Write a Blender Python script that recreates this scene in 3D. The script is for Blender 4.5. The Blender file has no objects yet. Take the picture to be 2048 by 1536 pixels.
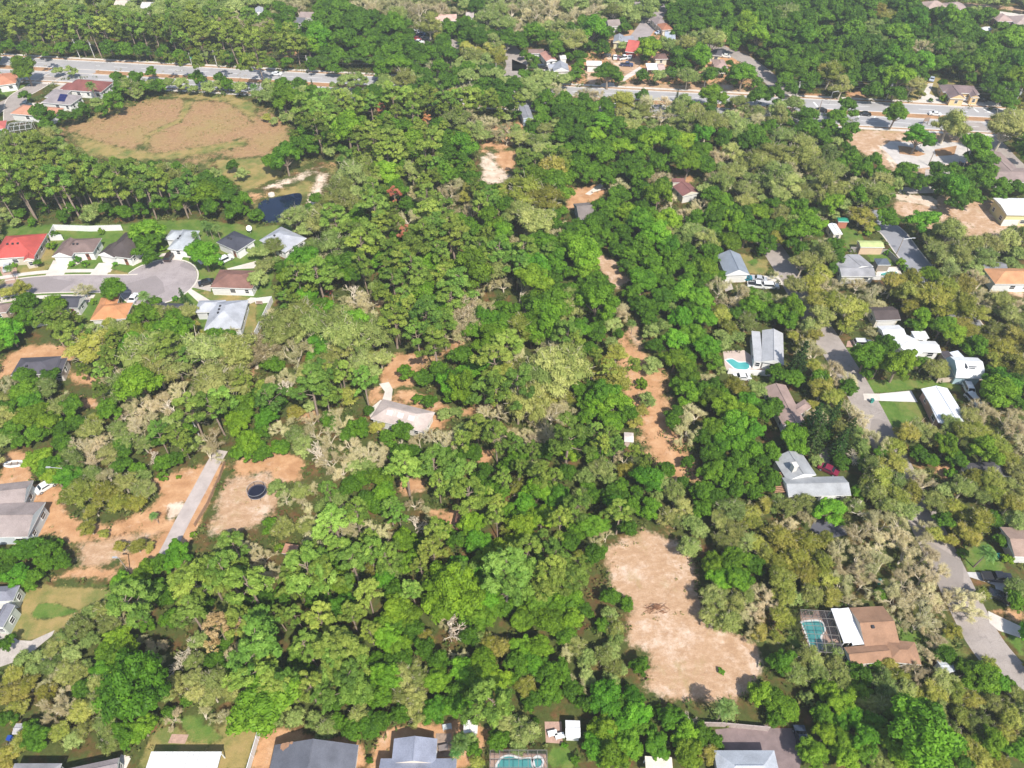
import bpy, math, random
import numpy as np
from mathutils import Vector, Matrix, noise as mnoise

# ---------------------------------------------------------------- camera, sky, sun, exposure
S = bpy.context.scene
C = S.collection
FPX, CX, CY, CAMH, PITCH = 1447.0, 1024.0, 768.0, 125.0, math.radians(45.7)
cam_d = bpy.data.cameras.new('camera'); cam = bpy.data.objects.new('camera', cam_d); C.objects.link(cam)
cam.location = (0, 0, CAMH); cam.rotation_euler = (math.pi/2-PITCH, 0, 0)
cam_d.sensor_width = 36; cam_d.lens = FPX/2048*36; cam_d.clip_start = 1; cam_d.clip_end = 12000
S.camera = cam
SUN_AZ, SUN_EL = math.radians(155), math.radians(51)
W = bpy.data.worlds.new('World'); S.world = W; W.use_nodes = True
nt = W.node_tree; bg = nt.nodes['Background']
sky = nt.nodes.new('ShaderNodeTexSky'); sky.sky_type = 'NISHITA'; sky.sun_disc = False
sky.sun_elevation = SUN_EL; sky.sun_rotation = SUN_AZ
nt.links.new(sky.outputs['Color'], bg.inputs['Color']); bg.inputs['Strength'].default_value = 0.125
tosun = Vector((math.sin(SUN_AZ)*math.cos(SUN_EL), math.cos(SUN_AZ)*math.cos(SUN_EL), math.sin(SUN_EL)))
sd = bpy.data.lights.new('sun', 'SUN'); sd.energy = 4.4; sd.angle = math.radians(0.53); sd.color = (1, .955, .88)
so = bpy.data.objects.new('sun', sd); so.rotation_euler = tosun.to_track_quat('Z', 'Y').to_euler(); so.location = (80, -150, 250); C.objects.link(so)
S.view_settings.view_transform = 'Standard'; S.view_settings.look = 'None'
S.view_settings.exposure = 0.62; S.view_settings.gamma = 1
S.cycles.max_bounces = 6; S.cycles.diffuse_bounces = 3; S.cycles.transparent_max_bounces = 12

# ---------------------------------------------------------------- plan helpers: a spot of the survey picture -> ground metres
CROP = dict(A=(0,0),B=(512,0),C=(1024,0),D=(1536,0),E=(0,380),F=(512,380),G=(1024,380),H=(1536,380),
            I=(0,760),J=(512,760),K=(1024,760),L=(1536,760),M=(0,1136),N=(512,1136),O=(1024,1136),P=(1536,1136))
def px(c, x, y):
    if c == 'X': return (x, y)
    o = CROP[c]; return (o[0]+x/3.84, o[1]+y/3.84)
def at(x, y, z=0.0):
    u = (x-CX)/FPX; v = (CY-y)/FPX
    dy = math.cos(PITCH)+v*math.sin(PITCH); dz = -math.sin(PITCH)+v*math.cos(PITCH)
    t = (z-CAMH)/dz
    return Vector((u*t, dy*t, z))
def proj(p):
    x, y, z = p[0], p[1], p[2]-CAMH
    d = y*math.cos(PITCH)-z*math.sin(PITCH); v = y*math.sin(PITCH)+z*math.cos(PITCH)
    return CX+FPX*x/d, CY-FPX*v/d, d
def pts(s, z=0.0):
    """'E 10,20 30,40' -> ground points"""
    t = s.split(); return [at(*px(t[0], *map(float, q.split(','))), z) for q in t[1:]]
def pxs(s):
    t = s.split(); return [px(t[0], *map(float, q.split(','))) for q in t[1:]]

def tag(o, label=None, cat=None, group=None, kind=None):
    if label: o['label'] = label
    if cat: o['category'] = cat
    if group: o['group'] = group
    if kind: o['kind'] = kind
    return o
def thing(name, label, cat, loc=(0,0,0), rz=0.0, group=None):
    o = bpy.data.objects.new(name, None); o.empty_display_size = .3; o.location = loc; o.rotation_euler = (0,0,rz)
    C.objects.link(o); return tag(o, label, cat, group)
def link(name, me, parent=None, loc=(0,0,0), rot=(0,0,0)):
    o = bpy.data.objects.new(name, me); C.objects.link(o); o.location = loc; o.rotation_euler = rot
    if parent: o.parent = parent
    return o
class MB:
    """collects shapes, builds ONE mesh"""
    def __init__(s): s.v = []; s.f = []; s.m = []
    def add(s, vs, fs, m=0):
        b = len(s.v); s.v += [tuple(v) for v in vs]
        s.f += [tuple(i+b for i in f) for f in fs]; s.m += [m]*len(fs); return s
    def box(s, c, size, m=0, rz=0.0):
        hx, hy, hz = size[0]/2, size[1]/2, size[2]/2; ca, sa = math.cos(rz), math.sin(rz)
        vs = [(c[0]+ca*x-sa*y, c[1]+sa*x+ca*y, c[2]+z) for z in (-hz,hz) for x,y in ((-hx,-hy),(hx,-hy),(hx,hy),(-hx,hy))]
        return s.add(vs, [(3,2,1,0),(4,5,6,7),(0,1,5,4),(1,2,6,5),(2,3,7,6),(3,0,4,7)], m)
    def tube(s, a, b, r0, r1=None, n=6, m=0, cap=True):
        r1 = r0 if r1 is None else r1
        a, b = Vector(a), Vector(b); d = (b-a)
        if d.length < 1e-6: return s
        d.normalize(); x = d.orthogonal().normalized(); y = d.cross(x)
        vs = []
        for p, r in ((a,r0),(b,r1)):
            for i in range(n):
                t = 2*math.pi*i/n; vs.append(p+x*(r*math.cos(t))+y*(r*math.sin(t)))
        fs = [(i,(i+1)%n,n+(i+1)%n,n+i) for i in range(n)]
        if cap: fs += [tuple(range(n-1,-1,-1)), tuple(range(n,2*n))]
        return s.add(vs, fs, m)
    def disc(s, c, r, n=24, m=0, ry=None):
        ry = ry or r
        return s.add([(c[0]+r*math.cos(2*math.pi*i/n), c[1]+ry*math.sin(2*math.pi*i/n), c[2]) for i in range(n)], [tuple(range(n))], m)
    def prism(s, poly, z0, z1, m=0, mside=None):
        n = len(poly); a = sum(poly[i][0]*poly[(i+1)%n][1]-poly[(i+1)%n][0]*poly[i][1] for i in range(n))
        if a < 0: poly = list(poly)[::-1]
        vs = [(p[0],p[1],z0) for p in poly]+[(p[0],p[1],z1) for p in poly]
        s.add(vs, [tuple(range(n,2*n))], m)
        b = len(s.v)-2*n
        for i in range(n): s.f.append((b+i,b+(i+1)%n,b+n+(i+1)%n,b+n+i)); s.m.append(m if mside is None else mside)
        return s
    def mesh(s, name, mats, smooth=False):
        me = bpy.data.meshes.new(name); me.from_pydata(s.v, [], s.f)
        for m in (mats if isinstance(mats,(list,tuple)) else [mats]): me.materials.append(m)
        me.polygons.foreach_set('material_index', s.m)
        if smooth: me.polygons.foreach_set('use_smooth', [True]*len(s.f))
        me.update(); return me
    def build(s, name, mats, parent=None, loc=(0,0,0), rot=(0,0,0), smooth=False):
        return link(name, s.mesh(name, mats, smooth), parent, loc, rot)

# ---------------------------------------------------------------- materials
def N(nt, t, **kw):
    n = nt.nodes.new(t)
    for k, v in kw.items(): setattr(n, k, v)
    return n
def noise_node(nt, scale, detail=4, rough=.6, src=None, stretch=None):
    if src is None: src = N(nt, 'ShaderNodeNewGeometry').outputs['Position']
    if stretch:
        mp = N(nt,'ShaderNodeMapping'); mp.inputs['Scale'].default_value = stretch; nt.links.new(src, mp.inputs['Vector']); src = mp.outputs['Vector']
    n = N(nt, 'ShaderNodeTexNoise'); n.inputs['Scale'].default_value = scale; n.inputs['Detail'].default_value = detail; n.inputs['Roughness'].default_value = rough
    nt.links.new(src, n.inputs['Vector']); return n.outputs['Fac']
def ramp(nt, fac, stops):
    r = N(nt, 'ShaderNodeValToRGB'); e = r.color_ramp.elements
    while len(e) < len(stops): e.new(.5)
    for i, (p, c) in enumerate(stops):
        e[i].position = p; e[i].color = (*c, 1) if len(c) == 3 else c
    nt.links.new(fac, r.inputs['Fac']); return r.outputs['Color']
def mix(nt, a, b, fac, mode='MIX'):
    m = N(nt, 'ShaderNodeMix', data_type='RGBA', blend_type=mode)
    for sock, v in ((m.inputs[6],a),(m.inputs[7],b),(m.inputs[0],fac)):
        if hasattr(v, 'is_linked') or hasattr(v, 'links'): nt.links.new(v, sock)
        elif isinstance(v,(tuple,list)): sock.default_value = (*v,1) if len(v)==3 else v
        else: sock.default_value = v
    return m.outputs[2]
def math_n(nt, op, a, b=None, c=None, clamp=False):
    m = N(nt, 'ShaderNodeMath', operation=op, use_clamp=clamp)
    for i, v in enumerate((a,b,c)):
        if v is None: continue
        if hasattr(v,'links'): nt.links.new(v, m.inputs[i])
        else: m.inputs[i].default_value = v
    return m.outputs[0]
def newmat(name):
    m = bpy.data.materials.new(name); m.use_nodes = True
    return m, m.node_tree, m.node_tree.nodes['Principled BSDF']
def worn(name, col, scale):
    m, t, b = newmat(name); f1 = noise_node(t, scale, 6, .7); f2 = noise_node(t, 5, 3, .7)
    c = ramp(t, f1, [(.3, dk(col,.78)), (.5, col), (.7, dk(col,1.14))])
    vo = N(t,'ShaderNodeTexVoronoi', feature='DISTANCE_TO_EDGE'); vo.inputs['Scale'].default_value = .3; wp = N(t,'ShaderNodeVectorMath', operation='ADD'); nz = N(t,'ShaderNodeTexNoise'); nz.inputs['Scale'].default_value = .5; nz.inputs['Detail'].default_value = 5; ps_ = N(t,'ShaderNodeNewGeometry').outputs['Position']; t.links.new(ps_, nz.inputs['Vector']); sc_ = N(t,'ShaderNodeVectorMath', operation='SCALE'); sc_.inputs['Scale'].default_value = 4.0; t.links.new(nz.outputs['Color'], sc_.inputs[0]); t.links.new(ps_, wp.inputs[0]); t.links.new(sc_.outputs[0], wp.inputs[1]); t.links.new(wp.outputs[0], vo.inputs['Vector'])
    c = mix(t, c, dk(col,.5), math_n(t,'MULTIPLY', math_n(t,'LESS_THAN', vo.outputs['Distance'], .014), .4))
    vp = N(t,'ShaderNodeTexVoronoi'); vp.inputs['Scale'].default_value = .11; t.links.new(N(t,'ShaderNodeNewGeometry').outputs['Position'], vp.inputs['Vector'])
    sp = N(t,'ShaderNodeSeparateColor'); t.links.new(vp.outputs['Color'], sp.inputs[0]); c = mix(t, c, dk(col,.72), math_n(t,'MULTIPLY', math_n(t,'GREATER_THAN', sp.outputs[0], .86), .7))
    c = mix(t, c, ramp(t, f2, [(.3,(.8,)*3),(.7,(1.15,)*3)]), .7, 'MULTIPLY'); t.links.new(c, b.inputs['Base Color']); b.inputs['Roughness'].default_value = .9; b.inputs['Specular IOR Level'].default_value = .2
    return m
def dk(c, k): return tuple(min(1,x*k) for x in c)
MATS = {}
def simple(name, col, rough=.75, var=.18, scale=1.2, spec=.3, metal=0, fine=9.0, bump=0.0, stretch=None):
    key = (name, tuple(round(x,4) for x in col))
    if key in MATS: return MATS[key]
    m, t, b = newmat(name)
    f1 = noise_node(t, scale, 5, .65, stretch=stretch); f2 = noise_node(t, fine, 3, .7)
    c = ramp(t, f1, [(.3, dk(col,1-var)), (.7, dk(col,1+var))])
    c = mix(t, c, ramp(t, f2, [(.3,(.72,)*3),(.7,(1.2,)*3)]), min(1,var*2.2), 'MULTIPLY')
    t.links.new(c, b.inputs['Base Color'])
    b.inputs['Roughness'].default_value = rough; b.inputs['Specular IOR Level'].default_value = spec; b.inputs['Metallic'].default_value = metal
    if bump:
        bn = N(t,'ShaderNodeBump'); bn.inputs['Strength'].default_value = bump; t.links.new(f2, bn.inputs['Height']); t.links.new(bn.outputs[0], b.inputs['Normal'])
    MATS[key] = m; return m
def shingle(col):
    key = ('shingle', tuple(col))
    if key in MATS: return MATS[key]
    m, t, b = newmat('roof shingles')
    f1 = noise_node(t, .35, 5, .6); f2 = noise_node(t, 5.0, 4, .75, stretch=(1,1,3)); f3 = noise_node(t, 22, 2)
    c = ramp(t, f1, [(.25, dk(col,.72)), (.5, col), (.78, dk(col,1.28))])
    c = mix(t, c, ramp(t, f2, [(.3,(.7,)*3),(.7,(1.22,)*3)]), .7, 'MULTIPLY')
    c = mix(t, c, ramp(t, f3, [(.3,(.75,)*3),(.7,(1.2,)*3)]), .5, 'MULTIPLY')
    t.links.new(c, b.inputs['Base Color']); b.inputs['Roughness'].default_value = .85; b.inputs['Specular IOR Level'].default_value = .25
    MATS[key] = m; return m
def metalroof(col):
    key = ('metalroof', tuple(col))
    if key in MATS: return MATS[key]
    m, t, b = newmat('ribbed metal roof')
    f1 = noise_node(t, .5, 5, .65); f2 = noise_node(t, 3, 3, .6)
    c = ramp(t, f1, [(.25, dk(col,.82)), (.75, dk(col,1.1))])
    c = mix(t, c, ramp(t, f2, [(.35,(.85,.83,.8)),(.65,(1.05,)*3)]), .6, 'MULTIPLY')
    t.links.new(c, b.inputs['Base Color']); b.inputs['Roughness'].default_value = .45; b.inputs['Specular IOR Level'].default_value = .5
    MATS[key] = m; return m
WHITE = simple('white trim', (.78,.77,.74), .6, .06)
GLASS, _t, _b = newmat('window glass'); _b.inputs['Base Color'].default_value = (.02,.026,.032,1); _b.inputs['Roughness'].default_value = .08; _b.inputs['Specular IOR Level'].default_value = .6
ASPHALT = worn('road asphalt', (.33,.285,.28), .25)
ROADGREY = simple('main road asphalt', (.34,.325,.32), .9, .12, .12, fine=3)
STREET = worn('worn street asphalt', (.33,.285,.255), .2)
CONC = simple('concrete', (.57,.515,.455), .85, .12, .4, fine=4)
CONCD = simple('weathered concrete', (.42,.37,.33), .85, .2, .5, fine=4)
PAVER = simple('brick pavers', (.40,.26,.20), .85, .2, 1.5, fine=4)
WOOD = simple('weathered wood', (.30,.22,.17), .85, .25, 1.5, fine=6, stretch=(1,1,.3))
DARK = simple('dark rubber', (.02,.02,.022), .7, .1)
POLEW = simple('pole wood', (.34,.27,.21), .85, .2, 2)
POLEC = simple('pole concrete', (.5,.48,.45), .8, .1)
STEEL = simple('grey steel', (.45,.46,.47), .45, .08, metal=.3)
def paint(col):
    key = ('paint', tuple(col))
    if key in MATS: return MATS[key]
    m, t, b = newmat('car paint'); b.inputs['Base Color'].default_value = (*col,1); b.inputs['Roughness'].default_value = .25
    b.inputs['Coat Weight'].default_value = .6; b.inputs['Coat Roughness'].default_value = .08
    f = noise_node(t, 3); t.links.new(ramp(t, f, [(.3,dk(col,.9)),(.7,dk(col,1.06))]), b.inputs['Base Color'])
    MATS[key] = m; return m
def watermat(name, deep, shallow, rough=.05):
    m, t, b = newmat(name); f = noise_node(t, .35, 3)
    t.links.new(ramp(t, f, [(.35,deep),(.7,shallow)]), b.inputs['Base Color']); b.inputs['Roughness'].default_value = rough
    b.inputs['Specular IOR Level'].default_value = .5
    bn = N(t,'ShaderNodeBump'); bn.inputs['Strength'].default_value = .08; t.links.new(noise_node(t, 1.5, 4), bn.inputs['Height']); t.links.new(bn.outputs[0], b.inputs['Normal'])
    return m
POOLW = watermat('pool water', (.06,.30,.30), (.10,.40,.38))
PONDW = watermat('pond water', (.006,.013,.03), (.012,.022,.05))
# ---------------------------------------------------------------- ground
OPEN = []      # picture outlines of what lies open to view, no crown may cover it
FOOT = []      # ground rectangles no trunk may stand in: (cx,cy,ux,uy,hl,hw)
ZONES = []     # (channel, world polygon, edge softness)
CH = dict(lawn=0, dry=1, sand=2, field=3, tan=4, dirt=5, wood=6)
def zone(ch, s, soft=1.2, opn=True):
    ZONES.append((CH[ch], [p[:2] for p in pts(s)], soft*(1.9 if ch in ('dirt','tan','sand') else 1.2)))
    if opn: OPEN.append(pxs(s))
def openpx(s): OPEN.append(pxs(s))
zone('dry', 'X 100,270 140,240 200,222 250,205 330,184 400,180 460,182 520,196 560,222 590,250 600,290 560,318 640,325 600,345 470,345 400,335 300,330 200,328 110,300', 3, False)
zone('field', 'X 115,268 150,248 200,235 245,225 270,208 330,195 365,184 400,188 455,194 500,198 530,217 560,237 578,255 573,285 545,300 520,318 470,326 430,318 390,330 330,326 270,320 215,318 180,312 160,298 125,280', 7)
zone('dry', 'X 430,320 520,316 570,345 640,325 672,320 680,340 645,375 628,415 600,420 606,392 560,393 520,400 505,425 490,405 478,372 440,345', 2)
zone('dirt', 'X 495,388 560,358 650,326 672,330 600,362 540,386 505,402', 3, False)
zone('sand', 'X 520,381 560,364 640,336 640,342 580,366', 2.5, False)
zone('sand', 'X 640,345 655,350 628,415 612,415 625,380', 2.2, False)
zone('dry', 'A 1420,770 1480,775 1450,860 1390,940 1250,1000 1160,1040 1140,1130 1090,1130 1110,1040 1230,975 1360,920', 2.5, False)
zone('dry', 'A 560,1030 900,1120 1200,1180 1500,1130 1900,1060 1900,1120 1300,1230 900,1230 640,1180', 5, False)
zone('dry', 'A 1300,740 1750,780 1900,900 1960,960 1966,800 1700,700', 4, False)
zone('lawn', 'X 0,452 110,448 245,448 330,440 395,440 500,452 585,450 590,480 560,505 545,545 548,600 515,672 490,662 440,668 405,665 385,615 345,605 300,595 240,640 170,640 120,600 60,605 0,640', 1.5)
zone('dry', 'E 1480,760 1930,830 1760,910', 1, False)
zone('dry', 'E 1830,900 1966,860 1966,1100 1880,1100', 1, False)
zone('dry', 'E 330,420 410,420 420,560 330,650 120,640 130,570', 1.5, False)
zone('dry', 'E 830,600 1000,640 960,670 800,660', 1, False)
zone('dirt', 'E 0,1310 210,1190 400,1190 600,1230 560,1300 500,1400 780,1440 760,1490 620,1500 500,1420 80,1420 0,1440', 1.5)
zone('dirt', 'X 0,905 50,902 65,965 135,975 125,1020 160,1045 215,1050 300,1020 322,990 300,962 380,935 455,925 430,990 395,1060 380,1085 330,1098 285,1150 250,1152 100,1158 110,1125 158,1112 120,1070 75,1070 60,1085 0,1085', 1.2)
zone('tan', 'I 620,1250 900,1200 1250,1150 900,1380 850,1520 400,1520 600,1350', 2, False)
zone('sand', 'I 1290,960 1420,930 1400,1010 1330,1080 1280,1060', .8, False)
zone('dirt', 'X 470,925 545,890 610,922 600,958 540,978 545,1010 565,1040 520,1052 450,1065 405,1085 440,1000', 1.2)
zone('tan', 'X 450,960 540,940 560,1000 520,1050 420,1070', 2, False)
zone('dry', 'X 15,1172 100,1162 218,1168 218,1198 165,1238 115,1262 60,1280 10,1262 30,1200', 1.2)
zone('lawn', 'M 245,385 260,300 310,265 430,265 600,330 590,350 440,385 300,390', .7, False)
zone('dry', 'X 322,1447 525,1443 515,1540 440,1540 275,1540 290,1500', 1.2)
zone('lawn', 'M 1400,1230 1600,1200 1750,1330 1600,1360 1450,1330', 1.2, False)
zone('lawn', 'M 1230,1140 1560,1130 1560,1190 1230,1200', .8, False)
zone('dirt', 'X 515,1475 560,1455 640,1472 715,1480 735,1500 745,1540 500,1540', 1)
zone('dirt', 'X 785,1455 865,1448 905,1440 985,1460 960,1500 935,1540 735,1540 750,1490', 1)
zone('dirt', 'X 745,785 782,762 820,770 880,800 905,835 880,860 740,830', 1.2)
zone('dry', 'J 1060,80 1280,110 1500,220 1400,250 1050,150', 1, False)
zone('dirt', 'X 800,700 850,710 900,700 860,735 830,760 790,765', 1.5, False)
for s_ in ('J 1085,745 1300,765 1290,850 1130,890','J 1060,70 1280,115 1500,225 1420,262 1380,232 1050,130','F 950,1430 1070,1260 1250,1250 1350,1300 1230,1350 1220,1490 960,1530','J 330,250 440,210 460,330 350,330','J 1570,225 1750,190 1850,200 1700,260 1600,280','J 1700,540 1850,530 1790,650 1720,640','J 1280,1000 1640,1000 1580,1110 1500,1125','J 170,1320 300,1260 300,1345','F 1500,1130 1630,1110 1580,1210 1480,1250','J 860,70 940,60 965,150 870,210','F 840,840 990,850 960,890 880,900','K 1060,1150 1200,1140 1280,1250 1200,1330 1110,1300','E 1400,1370 1500,1370 1490,1410 1410,1410','E 1880,1380 1960,1350 1960,1440','I 620,130 740,150 770,230 640,210','B 1690,1040 1740,1060 1720,1180','B 1280,900 1340,900 1330,950 1290,950','K 380,1160 440,1160 440,1220','L 1040,580 1120,600 1200,690 1080,640','L 1290,650 1440,650 1420,740 1330,760'):
    zone('dirt', s_, 1.2)
zone('tan', 'X 1215,1095 1290,1060 1340,1078 1385,1110 1400,1200 1422,1250 1500,1280 1530,1312 1502,1388 1425,1400 1300,1390 1288,1352 1312,1332 1292,1300 1258,1288 1262,1200 1215,1170', 1.5)
zone('tan', 'X 1255,650 1272,640 1290,690 1318,740 1352,790 1315,850 1345,900 1372,942 1335,962 1300,905 1285,850 1298,800 1270,775 1240,690', 1.2)
zone('dirt', 'X 1225,650 1330,740 1330,800 1400,960 1330,980 1270,840 1230,740', 3, False)
zone('tan', 'X 1183,505 1235,522 1262,560 1235,580 1205,545', 1)
zone('dirt', 'X 1135,378 1200,368 1215,385 1190,402 1150,412 1135,425', 1.5)
zone('dirt', 'X 958,290 1000,285 1030,308 1032,345 990,372 960,364', 2)
zone('sand', 'X 966,315 985,300 992,330 1022,352 990,368 964,362', 2.5, False)
zone('dirt', 'X 950,262 1000,250 1060,240 1060,262 1030,285 1000,300 960,290', 2, False)
zone('dirt', 'X 1310,348 1390,352 1380,366 1320,362', 1.5, False)
zone('dry', 'C 1090,1365 1230,1365 1300,1400 1250,1450 1100,1420', 1, False)
zone('tan', 'X 1690,245 1800,240 1930,246 1992,255 1975,285 1945,300 1940,335 1870,342 1830,348 1780,340 1740,315 1700,290', 1.5)
zone('tan', 'X 1785,385 1880,393 1990,402 2060,410 2060,462 1960,480 1905,470 1840,452 1790,425', 1.5)
zone('sand', 'H 980,30 1270,50 1310,150 1180,110 1000,80', 1.2, False)
zone('sand', 'D 850,1120 900,1110 990,1240 960,1290', 1, False)
zone('dry', 'G 1560,510 1760,490 1966,540 1966,650 1820,640 1640,500', 1)
zone('lawn', 'G 1800,550 1880,520 1895,570 1840,580', .6, False)
zone('lawn', 'H 100,500 300,480 420,560 440,620 240,640 170,590', 1.5, False)
zone('lawn', 'H 560,270 720,330 760,490 930,490 1000,580 820,590 740,470 600,450', 1)
zone('lawn', 'L 690,60 760,0 1250,0 1480,40 1480,100 1330,60 1180,60 900,100 730,100', 1)
zone('lawn', 'L 760,160 1150,170 1210,250 1130,390 960,400 850,370', 1)
zone('lawn', 'H 560,1220 720,1200 800,1300 720,1420 640,1400', 1, False)
zone('lawn', 'L 1500,1320 1680,1230 1800,1420 1850,1470 1520,1470', 1)
zone('dry', 'L 1300,1250 1480,1400 1500,1480 1400,1330', 1, False)
zone('lawn', 'P 1780,480 1966,540 1966,690 1880,600', 1)
zone('lawn', 'O 280,1380 440,1380 500,1536 280,1536', .8)
zone('lawn', 'P 0,520 200,520 300,640 150,680 0,640', 2, False)
zone('lawn', 'P 900,350 1100,450 1450,560 1480,680 1200,680 1000,560', 3, False)
zone('dirt', 'A 0,450 1966,560 1966,680 1000,600 0,520', 2, False)
zone('dirt', 'X 1100,150 1250,60 1500,60 1500,170 1590,190 1500,188 1250,176 1130,172', 3, False)
zone('dry', 'D 620,920 730,900 1200,940 1200,1000 700,1000', 2, False)
zone('tan', 'C 550,500 700,500 640,650 580,650', 1)
zone('tan', 'C 700,430 950,430 1000,480 850,640 1500,660 1480,700 800,680 860,560', 1)
zone('tan', 'C 850,640 1350,650 1500,640 1640,640 1830,700 1830,725 1400,705 850,680', 1)
zone('dry', 'A 400,650 640,590 860,610 660,720', 1)
zone('lawn', 'A 0,700 120,670 330,600 370,600 220,690 0,760', 1)
openpx('A 0,560 130,560 130,690 0,720'); openpx('A 0,830 130,770 370,600 420,590 230,760 40,870 0,870')
openpx('A 420,690 480,600 880,600 860,730 650,840 500,840 400,830 240,910 70,890 60,870 300,760')
openpx('A 0,870 120,900 260,980 200,1040 0,1010')
zone('dirt', 'B 220,390 340,390 320,450 200,440', 2, False)
zone('dirt', 'D 600,700 720,690 760,770 600,760', 1); zone('dirt', 'D 230,720 420,720 470,765 200,760', 1)
zone('dry', 'D 1100,690 1260,590 1480,620 1400,660 1500,740 1750,800 1460,800 1100,790', 1)
zone('tan', 'D 1500,20 1966,60 1966,110 1780,60 1500,50', 1.5)
zone('tan', 'H 1770,700 1966,760 1966,830 1850,790', 1.2)
zone('dirt', 'P 1690,320 1966,330 1966,430', 1); zone('dirt', 'M 560,0 920,0 850,90 400,100', 1.5)
zone('lawn', 'M 400,100 850,100 840,135 390,130', .5)
for s in ('X 0,108 260,119 520,138 760,152 745,172 690,178 600,172 500,164 400,160 300,157 150,152 0,150',
          'X 1130,172 1240,175 1420,186 1500,188 1590,190 1800,204 2060,224 2060,252 1930,252 1720,242 1700,228 1640,217 1590,220 1500,202 1420,204 1350,204 1250,190 1130,184',
          'X 1440,95 1460,100 1500,120 1550,158 1592,195 1575,200 1530,165 1470,120',
          'X 1012,95 1040,112 1058,140 1015,155 1010,130', 'C 950,190 1040,190 1090,270 1000,300 940,260', 'B 1470,310 1570,350 1560,370 1470,340',
          'X 1560,510 1600,568 1580,575 1535,500', 'X 1765,460 1840,548 1835,552 1770,470 1755,462 ', 'X 1700,785 1722,790 1755,860 1740,850',
          'P 1480,330 1700,330 1966,690 1966,900 1830,800 1540,720', 'L 1330,1240 1500,1480 1440,1490 1250,1250', 'H 420,1060 500,1080 610,1370 560,1370',
          'D 1590,960 1640,965 1760,1100 1700,1110','D 870,1130 950,1090 1030,1100 1200,1190 1190,1260 1130,1280 1000,1260', 'D 1250,1150 1450,1110 1430,1230 1300,1250',
          'H 880,290 1020,270 1240,600 1180,650 1000,420', 'I 1600,640 1680,640 1480,1100 1360,1280 1270,1270', 'M 0,490 120,480 420,480 300,600 0,740',
          'H 640,1140 780,1140 760,1210 600,1200','G 1640,640 1966,650 1966,740 1850,760 1650,700', 'L 320,1100 600,1090 590,1200 430,1200','L 1510,1470 1850,1490 1840,1536 1520,1536',
          'P 1500,30 1850,50 1840,130 1700,120','O 1000,640 1060,640 1060,820 900,800', 'O 1390,1180 1966,1190 1966,1230 1400,1230', 'P 0,1230 200,1230 240,1430 220,1536 0,1536',
          'L 390,500 490,510 480,640 420,640','O 260,1180 380,1200 400,1350 250,1350', 'N 1390,1160 1500,1180 1500,1270 1420,1260',
          'I 0,800 240,820 340,940 210,1200 0,1260'):
    openpx(s)

def inpoly(x, y, poly):
    r = False; j = len(poly)-1
    for i in range(len(poly)):
        xi, yi = poly[i][0], poly[i][1]; xj, yj = poly[j][0], poly[j][1]
        if (yi > y) != (yj > y) and x < (xj-xi)*(y-yi)/(yj-yi)+xi: r = not r
        j = i
    return r
def sdist(P, poly):
    """signed distance (inside positive) of points P (n,2) to a polygon"""
    n = len(poly); best = np.full(len(P), 1e9); ins = np.zeros(len(P), bool)
    for i in range(n):
        a = np.array(poly[i]); b = np.array(poly[(i+1)%n]); ab = b-a; L = ab@ab+1e-9
        t = np.clip(((P-a)@ab)/L, 0, 1); d = P-(a+t[:,None]*ab); best = np.minimum(best, (d**2).sum(1))
        c = (a[1] > P[:,1]) != (b[1] > P[:,1])
        with np.errstate(divide='ignore', invalid='ignore'):
            xx = a[0]+(P[:,1]-a[1])/(b[1]-a[1]+1e-12)*(b[0]-a[0])
        ins ^= c & (P[:,0] < xx)
    return np.where(ins, 1, -1)*np.sqrt(best)
gx = np.concatenate([[-6000,-2500,-900,-450], np.arange(-300,300.1,1.3), [450,900,2500,6000]])
gy = np.concatenate([[-6000,-1500,-300,-40], np.arange(10,420,1.3), [480,600,900,2500,8000]])
GX, GY = np.meshgrid(gx, gy); GP = np.stack([GX.ravel(), GY.ravel()], 1)
wts = np.zeros((len(GP), 7))
for ch, poly, soft in ZONES:
    pa = np.array(poly); m = ((GP > pa.min(0)-soft-2) & (GP < pa.max(0)+soft+2)).all(1); idx = np.nonzero(m)[0]
    if len(idx) == 0: continue
    w = np.clip(sdist(GP[idx], poly)/(2*soft)+.5, 0, 1)
    if ch in (0,1,2,3,4,5): wts[idx] *= (1-w)[:,None]     # a later zone lies over an earlier one
    wts[idx,ch] = np.maximum(wts[idx,ch], w)
nx, ny = len(gx), len(gy)
gm = bpy.data.meshes.new('ground')
ii = np.arange(nx*ny).reshape(ny, nx)
quads = np.stack([ii[:-1,:-1], ii[:-1,1:], ii[1:,1:], ii[1:,:-1]], -1).reshape(-1,4)
gm.vertices.add(len(GP)); gm.vertices.foreach_set('co', np.concatenate([GP, np.zeros((len(GP),1))],1).ravel())
gm.loops.add(quads.size); gm.loops.foreach_set('vertex_index', quads.ravel())
gm.polygons.add(len(quads)); gm.polygons.foreach_set('loop_start', np.arange(0,quads.size,4)); gm.polygons.foreach_set('loop_total', np.full(len(quads),4))
gm.update(); gm.validate()
for nme, cols in (('zone_a', (0,1,2)), ('zone_b', (3,4,5))):
    a = gm.color_attributes.new(nme, 'FLOAT_COLOR', 'POINT'); d = np.ones((len(GP),4)); d[:,:3] = wts[:,cols]; a.data.foreach_set('color', d.ravel())
GM, t, b = newmat('ground soil and grass')
def attr(n):
    a = N(t,'ShaderNodeAttribute'); a.attribute_name = n; s = N(t,'ShaderNodeSeparateColor'); t.links.new(a.outputs['Color'], s.inputs[0]); return s.outputs
ZA, ZB = attr('zone_a'), attr('zone_b')
nA = noise_node(t,.35,6,.65); nB = noise_node(t,1.6,5,.7); nC = noise_node(t,6,3,.7); nD = noise_node(t,.08,4,.6)
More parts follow.
